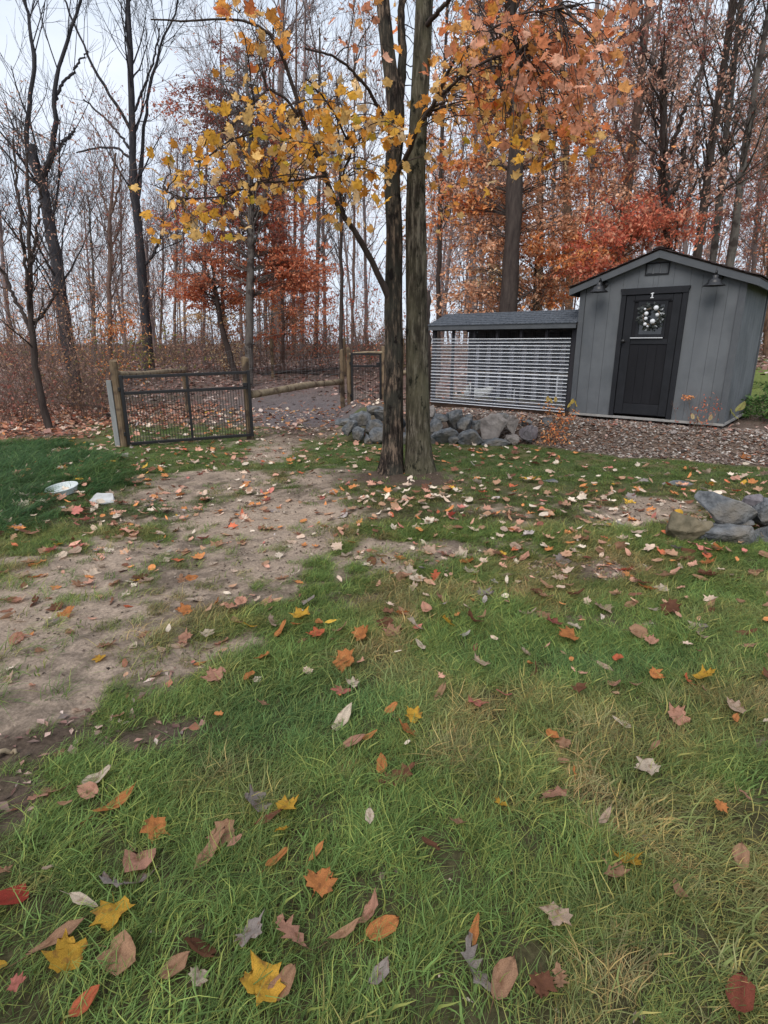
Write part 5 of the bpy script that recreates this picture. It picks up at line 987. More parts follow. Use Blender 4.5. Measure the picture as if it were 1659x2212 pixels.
mlimb('a', [(846, 655, 20), (834, 630, 15), (815, 590, 13), (792, 540, 13), (770, 505, 12), (745, 470, 12), (725, 440, 11), (705, 385, 11), (690, 340, 11), (672, 310, 10), (655, 265, 10), (640, 215, 9), (625, 160, 8), (606, 110, 8), (596, 85, 7), (575, 60, 6), (540, 45, 5), (480, 40, 4), (400, 46, 4), (325, 42, 3)], YM, 5.4)
mlimb('b', [(858, 230, 22), (868, 170, 20), (870, 100, 18), (866, 40, 16), (868, 0, 15), (880, -140, 11), (905, -260, 7)], YM, YM + 0.3, 'bark_A')
mlimb('c', [(862, 365, 12), (880, 335, 11), (905, 270, 9), (940, 220, 8), (975, 185, 7), (1010, 155, 6), (1060, 125, 5), (1120, 110, 4)], YM - 0.1, 5.2)
mlimb('d', [(925, 250, 10), (950, 195, 8), (975, 140, 7), (1000, 110, 6), (1050, 70, 5), (1120, 30, 4), (1200, 20, 3)], YM - 0.05, 5.0)
mlimb('e', [(655, 265, 7), (620, 215, 6), (580, 190, 5), (540, 230, 5), (505, 262, 4), (480, 285, 3)], 5.75, 5.3)
mlimb('f', [(745, 470, 6), (730, 400, 5), (760, 330, 5), (735, 270, 4), (700, 210, 4), (660, 170, 4)], 6.2, 5.5)
mlimb('g', [(856, 300, 9), (830, 255, 8), (800, 200, 7), (760, 150, 6), (720, 120, 5), (660, 105, 4)], YM, 5.6)
mlimb('h', [(690, 340, 6), (640, 300, 5), (580, 280, 5), (500, 300, 4), (430, 350, 3)], 6.0, 5.2)
mlimb('i', [(700, 380, 6), (640, 390, 4), (560, 395, 4), (480, 425, 3), (400, 430, 3), (360, 415, 2)], 6.0, 5.0)
mlimb('j', [(917, 60, 12), (960, 10, 9), (1020, -60, 8), (1100, -120, 6)], YM, 5.2)
# leaf positions: (px, py, rx, ry, n, palette, depth)
PN = dict(yel=([(0.85, 0.46, 0.07), (0.88, 0.56, 0.2), (0.8, 0.36, 0.07), (0.86, 0.62, 0.34), (0.62, 0.44, 0.06)], [4, 4, 3, 2, 0.7]), pink=([(0.82, 0.37, 0.22), (0.86, 0.48, 0.33), (0.76, 0.28, 0.13), (0.8, 0.4, 0.14)], [4, 3, 3, 2]),
          ora=([(0.82, 0.36, 0.08), (0.84, 0.46, 0.15), (0.76, 0.24, 0.09), (0.82, 0.52, 0.2)], [3, 4, 2, 3]))
MC = [(640, 290, 110, 60, 75, 'yel', 5.6), (590, 340, 90, 60, 50, 'yel', 5.5), (720, 350, 80, 60, 50, 'yel', 5.8), (760, 410, 55, 35, 30, 'yel', 5.6), (560, 400, 90, 30, 32, 'yel', 5.4), (460, 350, 70, 30, 20, 'yel', 5.3), (400, 410, 60, 22, 18, 'yel', 5.2), (430, 485, 70, 22, 20, 'yel', 5.1), (360, 478, 28, 14, 8, 'yel', 5.1), (500, 480, 30, 15, 6, 'yel', 5.2),
      (700, 190, 110, 60, 36, 'yel', 5.8), (620, 60, 70, 50, 26, 'ora', 5.6), (500, 15, 50, 20, 10, 'ora', 5.2), (770, 70, 60, 60, 16, 'pink', 5.8), (560, 230, 60, 30, 14, 'yel', 5.4), (730, 480, 30, 18, 7, 'ora', 6.0), (790, 250, 40, 60, 20, 'yel', 6.0), (830, 300, 16, 60, 8, 'yel', 6.2), (480, 290, 40, 20, 6, 'yel', 5.3),
      (930, 250, 40, 180, 50, 'ora', 7.3), (985, 150, 60, 90, 46, 'ora', 6.4), (1010, 260, 70, 70, 40, 'ora', 6.6), (960, 380, 50, 70, 26, 'ora', 7.2), (1120, 180, 110, 60, 70, 'pink', 5.4), (1220, 150, 110, 70, 70, 'pink', 5.3), (1190, 210, 80, 50, 45, 'pink', 5.2), (1100, 250, 60, 30, 20, 'yel', 5.4), (1110, 300, 35, 30, 12, 'yel', 5.4), (1240, 290, 50, 30, 16, 'ora', 5.3), (1060, 340, 50, 50, 12, 'yel', 5.6), (1160, 60, 140, 50, 60, 'pink', 5.2), (1040, 60, 70, 60, 30, 'ora', 5.6), (1320, 150, 50, 60, 20, 'pink', 5.2), (1060, 200, 60, 60, 26, 'ora', 5.8), (1270, 60, 70, 60, 30, 'pink', 5.2), (1180, 320, 40, 30, 8, 'yel', 5.4), (890, 420, 12, 60, 5, 'ora', 7.0), (880, 500, 10, 60, 6, 'ora', 7.4)]
def maple_outline():
    pts = []
    for ang, r in [(0, 0.0), (14, .20), (32, 0.42), (24, 0.52), (50, 0.50), (58, 0.66), (72, 0.52), (76, 0.72), (90, 1.0)]: pts.append((ang, r))
    # half outline from stem (bottom) up to the tip, angle measured from the right axis
    h = [(0.0, -0.40), (0.14, -0.37), (0.32, -0.44), (0.34, -0.30), (0.52, -0.20), (0.42, -0.08), (0.50, 0.04), (0.60, 0.25), (0.44, 0.22), (0.30, 0.16), (0.26, 0.30), (0.22, 0.44), (0.12, 0.42), (0.0, 0.62)]
    return h
def leaf_shape(kind, rs):
    """half outline (x, y) from stem to tip"""
    if kind == 'maple': h = maple_outline()
    elif kind == 'oval': h = [(0, -0.5), (0.12, -0.44), (0.24, -0.25), (0.29, 0.0), (0.24, 0.24), (0.12, 0.42), (0, 0.54)]
    elif kind == 'long': h = [(0, -0.55), (0.07, -0.46), (0.15, -0.25), (0.18, 0.0), (0.15, 0.26), (0.07, 0.46), (0, 0.6)]
    elif kind == 'oak': h = [(0, -0.5), (0.08, -0.42), (0.10, -0.30), (0.26, -0.22), (0.12, -0.12), (0.34, 0.02), (0.14, 0.10), (0.34, 0.28), (0.12, 0.30), (0.14, 0.46), (0, 0.54)]
    else: h = [(0, -0.45), (0.2, -0.4), (0.36, -0.15), (0.34, 0.12), (0.18, 0.36), (0, 0.46)]
    return h
def leaf_verts(kind, seed, curl=0.25, fold=0.25):
    rs = np.random.default_rng(seed + 17); h = leaf_shape(kind, rs); n = len(h)
    side = lambda sg: [(sg * x * rs.uniform(0.8, 1.12), y + rs.normal(0, 0.02)) for x, y in h]
    right, left = side(1), side(-1); bx = rs.normal(0, 0.05)
    ym = np.linspace(h[0][1], h[-1][1], n); ph = rs.uniform(0, 6, 3); tw_ = rs.normal(0, 0.35)
    mid = [(bx * math.sin((y + 0.5) * 3), y) for y in ym]
    def ring(o): return [((a[0] + m[0]) / 2, (a[1] * 0.5 + m[1] * 0.5)) for a, m in zip(o, mid)]
    def z(x, y): return fold * abs(x) ** 1.2 + curl * (y * y - 0.1) * 0.8 + tw_ * x * y + 0.06 * math.sin(9 * x + ph[0]) * math.sin(8 * y + ph[1]) + 0.25 * curl * max(0, abs(x) - 0.2) * math.sin(7 * y + ph[2])
    V = []
    for ring_ in (left, ring(left), mid, ring(right), right): V += [(x, y, z(x, y)) for x, y in ring_]
    F_ = []
    for k in range(4):
        for i in range(n - 1):
            a, b_, c_, d_ = k * n + i, k * n + i + 1, (k + 1) * n + i + 1, (k + 1) * n + i
            F_ += [(a, d_, b_), (b_, d_, c_)]
    F_ = [f for f in F_ if len(set(V[k] for k in f)) == 3]
    b = len(V); y0 = h[0][1]; V += [(-0.012, y0, 0.0), (0.012, y0, 0.0), (0.06, y0 - 0.34, 0.06), (0.05, y0 - 0.34, 0.07)]; F_.append((b, b + 1, b + 2)); F_.append((b, b + 2, b + 3))
    return np.array(V), np.array(F_)
def leaf_vein(V):
    n = (len(V) - 4) // 5; g_ = np.ones(len(V)); g_[2 * n:3 * n] = 0.72; g_[:n] = 0.9; g_[4 * n:5 * n] = 0.9; g_[5 * n:] = 0.5
    g_ *= np.random.default_rng(len(V)).uniform(0.88, 1.1, len(V)); return np.stack([g_, g_ * 0.97, g_ * 0.95], 1)
LM = {}
def leaf_me(kind, var, curl=0.3, fold=0.3):
    k = (kind, var, curl)
    if k not in LM:
        V, F_ = leaf_verts(kind, var, curl, fold); LM[k] = np_mesh(kind + '_leaf', V, F_, True); set_col(LM[k], 'vein', leaf_vein(V)); LM[k].materials.append(M['leaf_obj'])
    return LM[k]
rs = np.random.default_rng(55); LP = []; LCl = []; LS = []; nodes = []
for ci, (cx, cy, rx, ry, n_, pal, Yc) in enumerate(MC):
    n_ = int(n_ * (1.35 if pal == 'yel' else 1.3))
    cols = col_pick(*PN[pal], 0.12)(rs, n_)
    m = max(2, n_ // 5); nd = [(cx + rs.normal(0, rx * 0.72), cy + rs.normal(0, ry * 0.72), Yc + rs.normal(0, 0.35)) for _ in range(m)]
    nodes += [at(*q) for q in nd]
    for j in range(n_):
        q = nd[j % m]; p = at(q[0] + rs.normal(0, 30), q[1] + rs.normal(0, 18) + 8, q[2] + rs.normal(0, 0.15))
        LP.append(p); LCl.append(cols[j]); LS.append(rs.uniform(0.055, 0.105) * (1.0 if Yc < 6.5 else 0.9))
LP = np.array(LP); LCl = np.array(LCl); LS = np.array(LS); nodes = np.array(nodes)
# twigs: limb -> node -> leaf
AL = np.concatenate([a[:, :3] for a in limb.values()]); tw = []
E = []
for nd in nodes:
    dist = np.linalg.norm(AL - nd, axis=1) + np.where(AL[:, 2] > nd[2] + 0.1, 0.4, 0); s0 = AL[int(np.argmin(dist))]
    E.append([s0 + (nd - s0) * u + np.array([0, 0, 0.12 * math.sin(u * math.pi)]) * min(1, np.linalg.norm(nd - s0)) for u in np.linspace(0, 1, 7)])
E = np.array(E); E[:, 1:-1] += rs.normal(0, 0.012, (len(E), 5, 3)); tw.append(tubes(E, taper(np.full(len(E), 0.0065), 7, 0.4), 4))
E2 = []
for p in LP:
    nd = nodes[int(np.argmin(np.linalg.norm(nodes - p, axis=1)))]; E2.append([nd + (p - nd) * u + np.array([0, 0, 0.04 * math.sin(u * math.pi)]) for u in (0, 0.5, 1)])
tw.append(tubes(np.array(E2), taper(np.full(len(E2), 0.0022), 3, 0.6), 3))
SP0 = np.stack([a[:, :3] for a in limb.values()]); SR0 = np.stack([a[:, 3] for a in limb.values()])
p, d, r = sprout(SP0, SR0, 150, 0.15, 1, (0.4, 1.0), rs); B2 = grow(p, d, rs.uniform(0.2, 0.7, 150), 5, 0.2, 0.12, rs); tw.append(tubes(B2, taper(np.full(150, 0.0032), 5, 0.4), 3))
v, f = join(tw); np_obj('twigs', v, f, M['bark_dark'], maple, kind='stuff')
order = np.argsort(-(LS / LP[:, 1])); 
px_, py_ = proj(LP)
vis = [i for i in order if -5 < px_[i] < 1664 and py_[i] > -5]; solo = set(vis[:290])
VV = []; FF = []; CC = []; b = 0
for i in range(len(LP)):
    tilt = Matrix.Rotation(rs.uniform(0, 2 * math.pi), 4, 'Z') @ Matrix.Rotation(rs.uniform(rad(95), rad(165)) * (1 if rs.random() < .8 else 0.5), 4, 'X') @ Matrix.Rotation(rs.uniform(-0.7, 0.7), 4, 'Z')
    var = int(rs.integers(0, 5)); curl = 0.35 if var % 2 else 0.6
    if i in solo:
        o = bpy.data.objects.new('leaf', leaf_me('maple', var, curl)); COL.objects.link(o); o.parent = maple
        o.matrix_local = Matrix.Translation(Vector(LP[i].tolist()) - maple.location) @ tilt @ Matrix.Diagonal((LS[i], LS[i], LS[i], 1)) @ Matrix.Translation((0, 0.4, 0))
        o.color = (*[float(c_) for c_ in LCl[i]], 1)
    else:
        V, F_ = leaf_verts('maple', var, curl, 0.3); V = V + np.array([0, 0.4, 0]); R3 = np.array(tilt.to_3x3()); VV.append((V * LS[i]) @ R3.T + LP[i]); FF.append(F_ + b); b += len(V); CC.append(np.tile(LCl[i], (len(V), 1)))
if VV: np_obj('foliage', np.concatenate(VV), np.concatenate(FF), M['leaf_attr'], maple, smooth=True, col=np.concatenate(CC), kind='stuff')

# ------------------------------------------------------------------ far woods that read as one mass
rs = np.random.default_rng(91); nf = 190
fx = rs.uniform(-42, 42, nf); fy = rs.uniform(27, 62, nf); fx = fx * (fy / 45)
left = sstep(-0.02, -0.22, fx / fy)
P0 = np.stack([fx, fy, hz(fx, fy) - 0.2], -1); D0 = np.tile([0, 0, 1.0], (nf, 1)) + rs.normal(0, 0.05, (nf, 3)); Lh = rs.uniform(9, 19, nf) * (1 - 0.5 * left)
PT = grow(P0, D0, Lh, 7, 0.2, 0.02, rs); RT_ = taper(rs.uniform(0.04, 0.14, nf) * (1 - 0.35 * left), 7, 0.25)
NB1, NB2 = 2600, 26000
p, d, r = sprout(PT, RT_, NB1, 0.15, 1, (0.4, 1.0), rs); P1 = grow(p, d, rs.uniform(1, 4, NB1), 5, 0.6, 0.12, rs); R1 = taper(np.clip(r * 0.3, 0.011, 0.045), 5, 0.3)
p, d, r = sprout(P1, R1, NB2, 0.1, 1, (0.3, 1.0), rs); P2 = grow(p, d, rs.uniform(0.5, 1.8, NB2), 4, 0.4, 0.12, rs); R2 = taper(np.full(NB2, 0.010), 4, 0.5)
v, f = join([tubes(PT, RT_, 6), tubes(P1, R1, 3), tubes(P2, R2, 3)])
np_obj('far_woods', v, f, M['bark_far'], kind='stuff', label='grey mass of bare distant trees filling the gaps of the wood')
nl_ = 110000; i = rs.integers(0, NB2, nl_); q = P2[i, rs.integers(1, 4, nl_)]; keep = (rs.random(nl_) < 0.12 + 0.88 * sstep(-0.1, 0.1, q[:, 0] / q[:, 1])) ; q = q[keep]
v, f, c_ = leafcards(q + rs.normal(0, 0.1, q.shape), 0.19, rs, *PAL['pinkb'], droop=0.4); np_obj('far_foliage', v, f, M['leaf_attr'], col=c_, kind='stuff', label='sparse brown and pinkish leaves hanging in the distant wood')
# undergrowth band: thickets of stems
def thicket(label, spots, h, ns, nt_, pal, nl, ls, seed, bark='bark_red', name='brush_thicket', kind='stuff', spread=0.45, rad0=0.006):
    rs = np.random.default_rng(seed); parts = []; LVs = []
    P0 = np.concatenate([np.stack([s_[0] + rs.normal(0, s_[2], ns), s_[1] + rs.normal(0, s_[2], ns), np.zeros(ns)], -1) for s_ in spots]); P0[:, 2] = hz(P0[:, 0], P0[:, 1]) - 0.03; n = len(P0)
    D0 = rs.normal(0, spread, (n, 3)); D0[:, 2] = 1; hv = (0.3 + 1.3 * vn(P0[:, 0], P0[:, 1], 0.35, 9, 3) ** 1.3) if rad0 > 0.009 else 1.0; A = grow(P0, D0, h * hv * rs.uniform(0.4, 1.3, n), 7, 0.1, 0.12, rs); RA = taper(rs.uniform(0.6, 1.5, n) * rad0, 7, 0.4)
    m = nt_ * len(spots); p, d, r = sprout(A, RA, m, 0.15, 1, (0.4, 1.1), rs); B = grow(p, d, h * rs.uniform(0.1, 0.45, m), 5, 0.1, 0.15, rs); RB_ = taper(np.full(m, rad0 * 0.5), 5, 0.5)
    v, f = join([tubes(A, RA, 4), tubes(B, RB_, 3)])
    k = nl * len(spots); i = rs.integers(0, m, k); q = B[i, rs.integers(1, 5, k)] + rs.normal(0, 0.03, (k, 3)); lv, lf, lc = leafcards(q, ls, rs, *PAL[pal], droop=0.4)
    return v, f, lv, lf, lc, bark, P0
rs0 = np.random.default_rng(5)
sp = [(x, 23 + rs0.uniform(-2, 8), 1.1) for x in np.arange(-24, 24, 0.9)]
for nm, pal, sp_, sd_, hh in (('undergrowth', 'brush', sp, 201, 1.5), ('undergrowth', 'pinkb', [(x + .4, y + 5, s) for x, y, s in sp], 202, 2.0)):
    v, f, lv, lf, lc, bk, _ = thicket('', sp_, hh, 22, 80, pal, 150, 0.12, sd_, rad0=0.01)
    np_obj(nm, v, f, M['bark_red'], kind='stuff', label='low brown brush filling the floor of the far wood'); np_obj('undergrowth_leaves', lv, lf, M['leaf_attr'], col=lc, kind='stuff', label='small dead leaves caught in the far brush')
def shrub(label, px, py, Y, h, ns, nt_, pal, nl, ls, seed, bark='bark_red', w_=0.25, spread=0.4, cat='shrub', name='shrub', rad0=0.006, group=None):
    b = at(px, py, Y); b[2] = float(hz(b[0], Y)); t = thing(name, label, cat, b, group)
    v, f, lv, lf, lc, bk, _ = thicket('', [(b[0], Y, w_)], h, ns, nt_, pal, nl, ls, seed, spread=spread, rad0=rad0)
    np_obj('stems', v, f, M[bark], t, kind='stuff'); np_obj('foliage', lv, lf, M['leaf_attr'], t, col=lc, kind='stuff'); return t
gL = 'brown brush at the left edge of the wood'
for i, (px, Y, h, ns, pal, lab) in enumerate([(20, 11.5, 2.3, 40, 'brush', 'dense brown brush at the far left edge beneath the bare stems'), (120, 12.5, 2.6, 44, 'brush', 'tall brown brush behind the foot of the leaning young tree'), (185, 11.8, 1.5, 16, 'brush', 'open clump of dark bare stems left of the gate post'), (215, 14, 2.2, 40, 'orange', 'brown brush with orange leaves behind the left gate post'),
        (70, 14.5, 3.0, 44, 'pinkb', 'tall pinkish brown brush in front of the leaning trunk'), (160, 16, 3.0, 44, 'orange', 'tan leafed brush round the foot of the leaning trunk'), (270, 17, 1.7, 36, 'olive', 'yellow-green shrub left of the tall dark tree'), (360, 19, 1.5, 36, 'brush', 'rusty low shrub right of the tall dark tree'),
        (0, 10.6, 1.7, 36, 'maroon', 'reddish low brush at the left picture edge'), (440, 20, 2.0, 40, 'pinkb', 'greyish brush behind the far end of the main gate'), (580, 21, 2.0, 36, 'brush', 'brown shrub behind the rail fence, near the rust beeches'), (690, 20.5, 2.4, 40, 'rust', 'russet shrub left of the narrow gate'), (780, 19.5, 2.8, 46, 'redd', 'reddish brown shrub behind the narrow gate'), (505, 19, 1.2, 14, 'cream', 'small shrub with pale yellow leaves near the leaning dark stem'), (880, 19, 2.2, 30, 'brush', 'brown shrub hidden behind the double trunk')]):
    shrub(lab, px, 850, Y, h, ns, 260, pal, 700 if h > 1.6 else 420, 0.065 if Y < 16 else 0.085, 300 + i, w_=0.55 if ns > 20 else 0.12, group=gL if px < 240 else None)
# small plants by the run and the shed
def P_(px, py): q = gpt(px, py); return q
shrub('low shrub with orange-brown leaves at the right end of the stone pile', 1192, 905, P_(1192, 945)[1], 0.42, 16, 60, 'orange', 330, 0.05, 340, w_=0.12, spread=0.6, rad0=0.003)
shrub('dried reddish flower stalks in the gravel right of the shed door', 1500, 905, P_(1500, 935)[1], 0.5, 12, 40, 'redd', 150, 0.035, 341, w_=0.10, spread=0.35, rad0=0.0025, name='dried_plant', cat='plant')
PAL['green'] = ([(0.06, 0.12, 0.03), (0.10, 0.18, 0.05), (0.045, 0.09, 0.03), (0.16, 0.22, 0.07)], [4, 3, 3, 1])
q = P_(1625, 912); shrub('leafy green shrub growing at the rear right corner of the shed', 1625, 900, q[1] + 0.3, 0.55, 30, 120, 'green', 900, 0.06, 342, w_=0.2, spread=0.6, rad0=0.003)
shrub('green shrub just outside the frame beside the shed corner', 1690, 900, q[1] - 0.1, 0.5, 30, 120, 'green', 700, 0.06, 343, w_=0.2, spread=0.6, rad0=0.003)
# seed head stalks with tufted tips
for (px, py, tx, ty, lab) in ((1490, 925, 1487, 858, 'tall dry stalk with a brown tuft before the siding'), (1512, 925, 1540, 875, 'shorter dry stalk leaning right with a brown tuft')):
    b = gpt(px, py); e = at(tx, ty, b[1]); pt = thing('dry_stalk', lab, 'plant', b, 'dry flower stalks by the shed')
    MB().tube([b, (b + e) / 2 + np.array([0.02, 0, 0.01]), e], 0.0035, 5).build('stem', M['twig'], pt)
    v, f, c_ = leafcards(e + np.random.default_rng(int(px)).normal(0, 0.022, (60, 3)) * [1.5, 1.5, 0.7], 0.035, np.random.default_rng(3), *PAL['orange'], droop=0.2); np_obj('tuft', v, f, M['leaf_attr'], pt, col=c_, kind='stuff')
def broad_plant(px, py, tips, lab, colr, size):
    b = gpt(px, py); t = thing('broad_leaf_plant', lab, 'plant', b)
    for tx, ty in tips:
        e = at(tx, ty, b[1] - 0.05); MB().tube([b, (b + e) / 2 + np.array([0.0, 0, 0.03]), e], 0.003, 5).build('stem', M['twig'], t)
        o = bpy.data.objects.new('leaf', leaf_me('oval', 1, 0.6)); COL.objects.link(o); o.parent = t; o.location = Vector(e.tolist()) - t.location; o.scale = (size,) * 3
        o.rotation_euler = (rad(random.uniform(40, 70)), 0, rad(random.uniform(-70, 70))); o.color = (*colr, 1)
broad_plant(1592, 922, [(1583, 893), (1600, 880)], 'plant with a broad yellow-green leaf at the shed corner', (0.42, 0.42, 0.16), 0.2)
broad_plant(1224, 935, [(1236, 868), (1230, 875), (1243, 872)], 'thin sapling with a yellow leaf tuft at the corner between run and shed', (0.55, 0.42, 0.1), 0.1)
broad_plant(1196, 920, [(1183, 862), (1190, 866), (1200, 863)], 'thin sapling with pale yellow leaves in front of the plastic', (0.55, 0.42, 0.14), 0.09)
broad_plant(1502, 935, [(1496, 900), (1508, 905), (1535, 902)], 'plant with cream curled leaves among the dried stalks', (0.55, 0.45, 0.25), 0.09)

# ------------------------------------------------------------------ fallen leaves
FC = dict(yellow=(0.68, 0.40, 0.06), orange=(0.62, 0.25, 0.09), redor=(0.60, 0.16, 0.08), tan=(0.46, 0.27, 0.17), pink=(0.60, 0.32, 0.23), beige=(0.58, 0.43, 0.33), grey=(0.36, 0.31, 0.29), brown=(0.20, 0.09, 0.055), cream=(0.72, 0.60, 0.48), red=(0.42, 0.07, 0.05), rbrown=(0.3, 0.09, 0.06), rose=(0.55, 0.2, 0.16))
HERO = [(248, 2008, 82, 'maple', 'yellow', 'bright yellow maple leaf lying upright in the grass near the bottom left'), (150, 2100, 78, 'maple', 'yellow', 'yellow and brown maple leaf touching a long tan leaf at the bottom left'), (128, 2052, 110, 'long', 'tan', 'long tan leaf standing diagonally above a yellow-brown maple leaf'), (22, 1962, 70, 'round', 'red', 'red round leaf at the left edge of the lawn'), (190, 2198, 70, 'oval', 'redor', 'orange-red leaf cut by the bottom edge at the left'),
        (570, 2150, 95, 'maple', 'yellow', 'orange-yellow maple leaf at the bottom edge next to a tan oval leaf'), (612, 2150, 80, 'oval', 'tan', 'tan oval leaf beside the orange-yellow maple leaf at the bottom'), (435, 2082, 80, 'round', 'brown', 'rounded dull brown leaf low in the grass left of centre'), (268, 2092, 85, 'round', 'tan', 'broad tan leaf half covered by blades under the bright yellow leaf'), (382, 2122, 68, 'oval', 'tan', 'tan oval leaf just below left of the rounded brown leaf'), (632, 2045, 85, 'oak', 'pink', 'pinkish oak leaf tilted in the grass, right of a grey leaf'), (545, 2038, 65, 'maple', 'grey', 'curled grey maple leaf left of the pinkish oak leaf'),
        (798, 1995, 75, 'oval', 'pink', 'pink-tan oval leaf pointing up, right of a narrow tan leaf'), (744, 2040, 72, 'long', 'tan', 'narrow tan leaf left of the pink-tan oval leaf'), (826, 2035, 80, 'oval', 'orange', 'orange-tan folded leaf below the pink-tan oval leaf'), (820, 2128, 60, 'oval', 'grey', 'dull greyish brown leaf low at the bottom centre'), (1022, 2040, 65, 'long', 'orange', 'orange leaf curled above a large grey crumpled leaf'), (1025, 2115, 105, 'oak', 'grey', 'large grey crumpled leaf lying beside a tan oval leaf'), (1085, 2145, 90, 'oval', 'tan', 'upright tan oval leaf right of the grey crumpled leaf'),
        (1592, 2178, 105, 'oval', 'rbrown', 'dark red-brown leaf in the bottom right corner'), (1200, 2012, 62, 'maple', 'beige', 'beige crumpled leaf alone in the grass right of centre'), (1350, 1886, 60, 'maple', 'yellow', 'yellow and pink maple leaf lying face up on the right of the lawn'), (1596, 1872, 62, 'oval', 'tan', 'tan oval leaf with torn edge near the right side'), (285, 1925, 110, 'oak', 'grey', 'grey and cream torn leaf overlapping a pink-tan one'), (308, 1888, 80, 'round', 'pink', 'pink-tan leaf partly under the grey and cream torn leaf'), (456, 1862, 92, 'long', 'tan', 'long tan leaf pointing down left, joined to a crumpled one'), (484, 1826, 60, 'maple', 'tan', 'crumpled tan leaf at the upper end of the long tan leaf'),
        (602, 1880, 58, 'oval', 'orange', 'orange-tan leaf folded in the grass below the yellow maple leaf'), (684, 1858, 46, 'long', 'orange', 'small rusty narrow leaf right of the orange-tan folded leaf'), (621, 1768, 50, 'maple', 'yellow', 'bright yellow small maple leaf next to a pale grey one'), (555, 1752, 65, 'maple', 'grey', 'pale grey maple leaf with holes beside the small yellow leaf'), (580, 1792, 60, 'long', 'brown', 'dark brown narrow leaf under the small yellow maple leaf'), (252, 1758, 85, 'long', 'orange', 'narrow orange-tan leaf pointing right in the grass on the left'), (862, 1692, 85, 'oak', 'brown', 'curled red-brown leaf in the centre of the lawn'), (742, 1572, 62, 'oval', 'cream', 'pale cream pointed leaf lying flat near the centre'), (765, 1622, 50, 'oval', 'pink', 'pink-tan leaf below the pale cream leaf'), (797, 1607, 40, 'long', 'orange', 'orange-tan narrow leaf touching the pink-tan leaf'),
        (892, 1568, 38, 'maple', 'yellow', 'small yellow maple leaf above an orange-brown one near the centre'), (878, 1596, 48, 'maple', 'orange', 'orange-brown leaf just below the small yellow maple leaf'), (1026, 1536, 42, 'maple', 'rose', 'rose-pink maple leaf right of the centre'), (950, 1514, 50, 'long', 'tan', 'pair-like long tan leaf between the centre and the rose-pink leaf'), (845, 1552, 34, 'oval', 'orange', 'small orange oval leaf left of the small yellow maple leaf'), (782, 1390, 42, 'maple', 'orange', 'vivid orange maple leaf standing on green grass'), (746, 1448, 52, 'maple', 'orange', 'orange and brown leaf pair below the vivid orange leaf'), (650, 1347, 42, 'maple', 'yellow', 'yellow-orange leaf at the rim of the bare sand'), (608, 1378, 44, 'oval', 'orange', 'orange folded leaf below the yellow-orange leaf at the sand rim'),
        (400, 1325, 34, 'maple', 'orange', 'orange leaf alone on the bare sand'), (466, 1306, 34, 'oak', 'orange', 'rusty orange spiky leaf standing on the sand'), (501, 1326, 32, 'maple', 'pink', 'pale pink leaf right of the rusty spiky leaf'), (1515, 1486, 48, 'maple', 'yellow', 'clear yellow-orange maple leaf on the right of the lawn'), (1410, 1634, 42, 'long', 'tan', 'tan folded leaf right of the worn brown patch'), (1196, 1362, 36, 'maple', 'rose', 'salmon-red leaf at the edge of the dark soil patch'), (1226, 1392, 48, 'maple', 'orange', 'orange leaf below the salmon-red leaf'), (110, 1718, 95, 'oak', 'pink', 'large pinkish brown oak leaf on dark mud at the left'), (214, 1697, 62, 'oval', 'cream', 'cream elongated leaf right of the large oak leaf'), (193, 1732, 40, 'round', 'pink', 'small pinkish round leaf below the cream elongated leaf'), (1350, 1235, 46, 'oak', 'red', 'dark red curled leaf in the leaf drift before the rock pile'), (975, 1122, 20, 'maple', 'red', 'crimson leaf between the double trunk and the lawn'), (1165, 1143, 24, 'oval', 'rose', 'pink-red leaf lying flat on worn ground right of centre'), (1610, 995, 22, 'maple', 'orange', 'orange leaf on the green strip below the gravel'), (1655, 1578, 30, 'oval', 'cream', 'cream white leaf at the right picture edge'), (217, 1427, 26, 'maple', 'yellow', 'yellow leaf under a grey one on the sand at the left'), (232, 1398, 42, 'maple', 'pink', 'pale pink maple leaf above the yellow one on the sand')]
GX2, GY2 = gx, gy
def gnormal(x, y):
    e = 0.05; a = float(gh(x + e, y) - gh(x - e, y)) / (2 * e); b = float(gh(x, y + e) - gh(x, y - e)) / (2 * e); return Vector((-a, -b, 1)).normalized()
rs = np.random.default_rng(404); TH = 0.05
def place_leaf(x, y, size, kind, colr, lift, name='fallen_leaf', parent=None, tilt=0.35, flat=False, **kw):
    o = bpy.data.objects.new(name, leaf_me(kind, int(rs.integers(0, 7)), (0.25, 0.6, 1.1)[int(rs.integers(0, 3))])); COL.objects.link(o)
    z = float(gh(x, y)) + lift; o.parent = parent; o.location = Vector((float(x), float(y), z)) - wloc(parent)
    o.rotation_euler = (rs.normal(0.0, tilt), rs.normal(0, tilt), rs.uniform(0, 6.28)); o.scale = (size,) * 3
    c_ = np.array(colr) * rs.uniform(0.85, 1.15); o.color = (*[float(min(1, v)) for v in c_], 1); return tag(o, **kw)
for px, py, wpx, kind, cn_, lab in HERO:
    q = gpt(px, py); dist = (q[1] * CP - (q[2] - 1.5) * SP); sz = wpx / FPX * dist * {'maple': 0.95, 'oval': 1.0, 'long': 0.95, 'round': 1.25, 'oak': 1.0}[kind]
    dm = float(masks(np.array([q[0]]), np.array([q[1]]))[0][0]); lift = 0.010 + (0.026 + 0.014 * (q[1] > 2.2)) * (1 - dm) * (1 if q[1] < 5 else 0.6)
    o = place_leaf(q[0], q[1], sz * 1.02, kind, FC[cn_], lift, label=lab, cat='leaf', tilt=0.25)
    if kind in ('long', 'oval'): o.rotation_euler[2] = rad(-50 + random.uniform(-22, 22))
    o.rotation_euler[0] += 0.3 * (1 - dm)
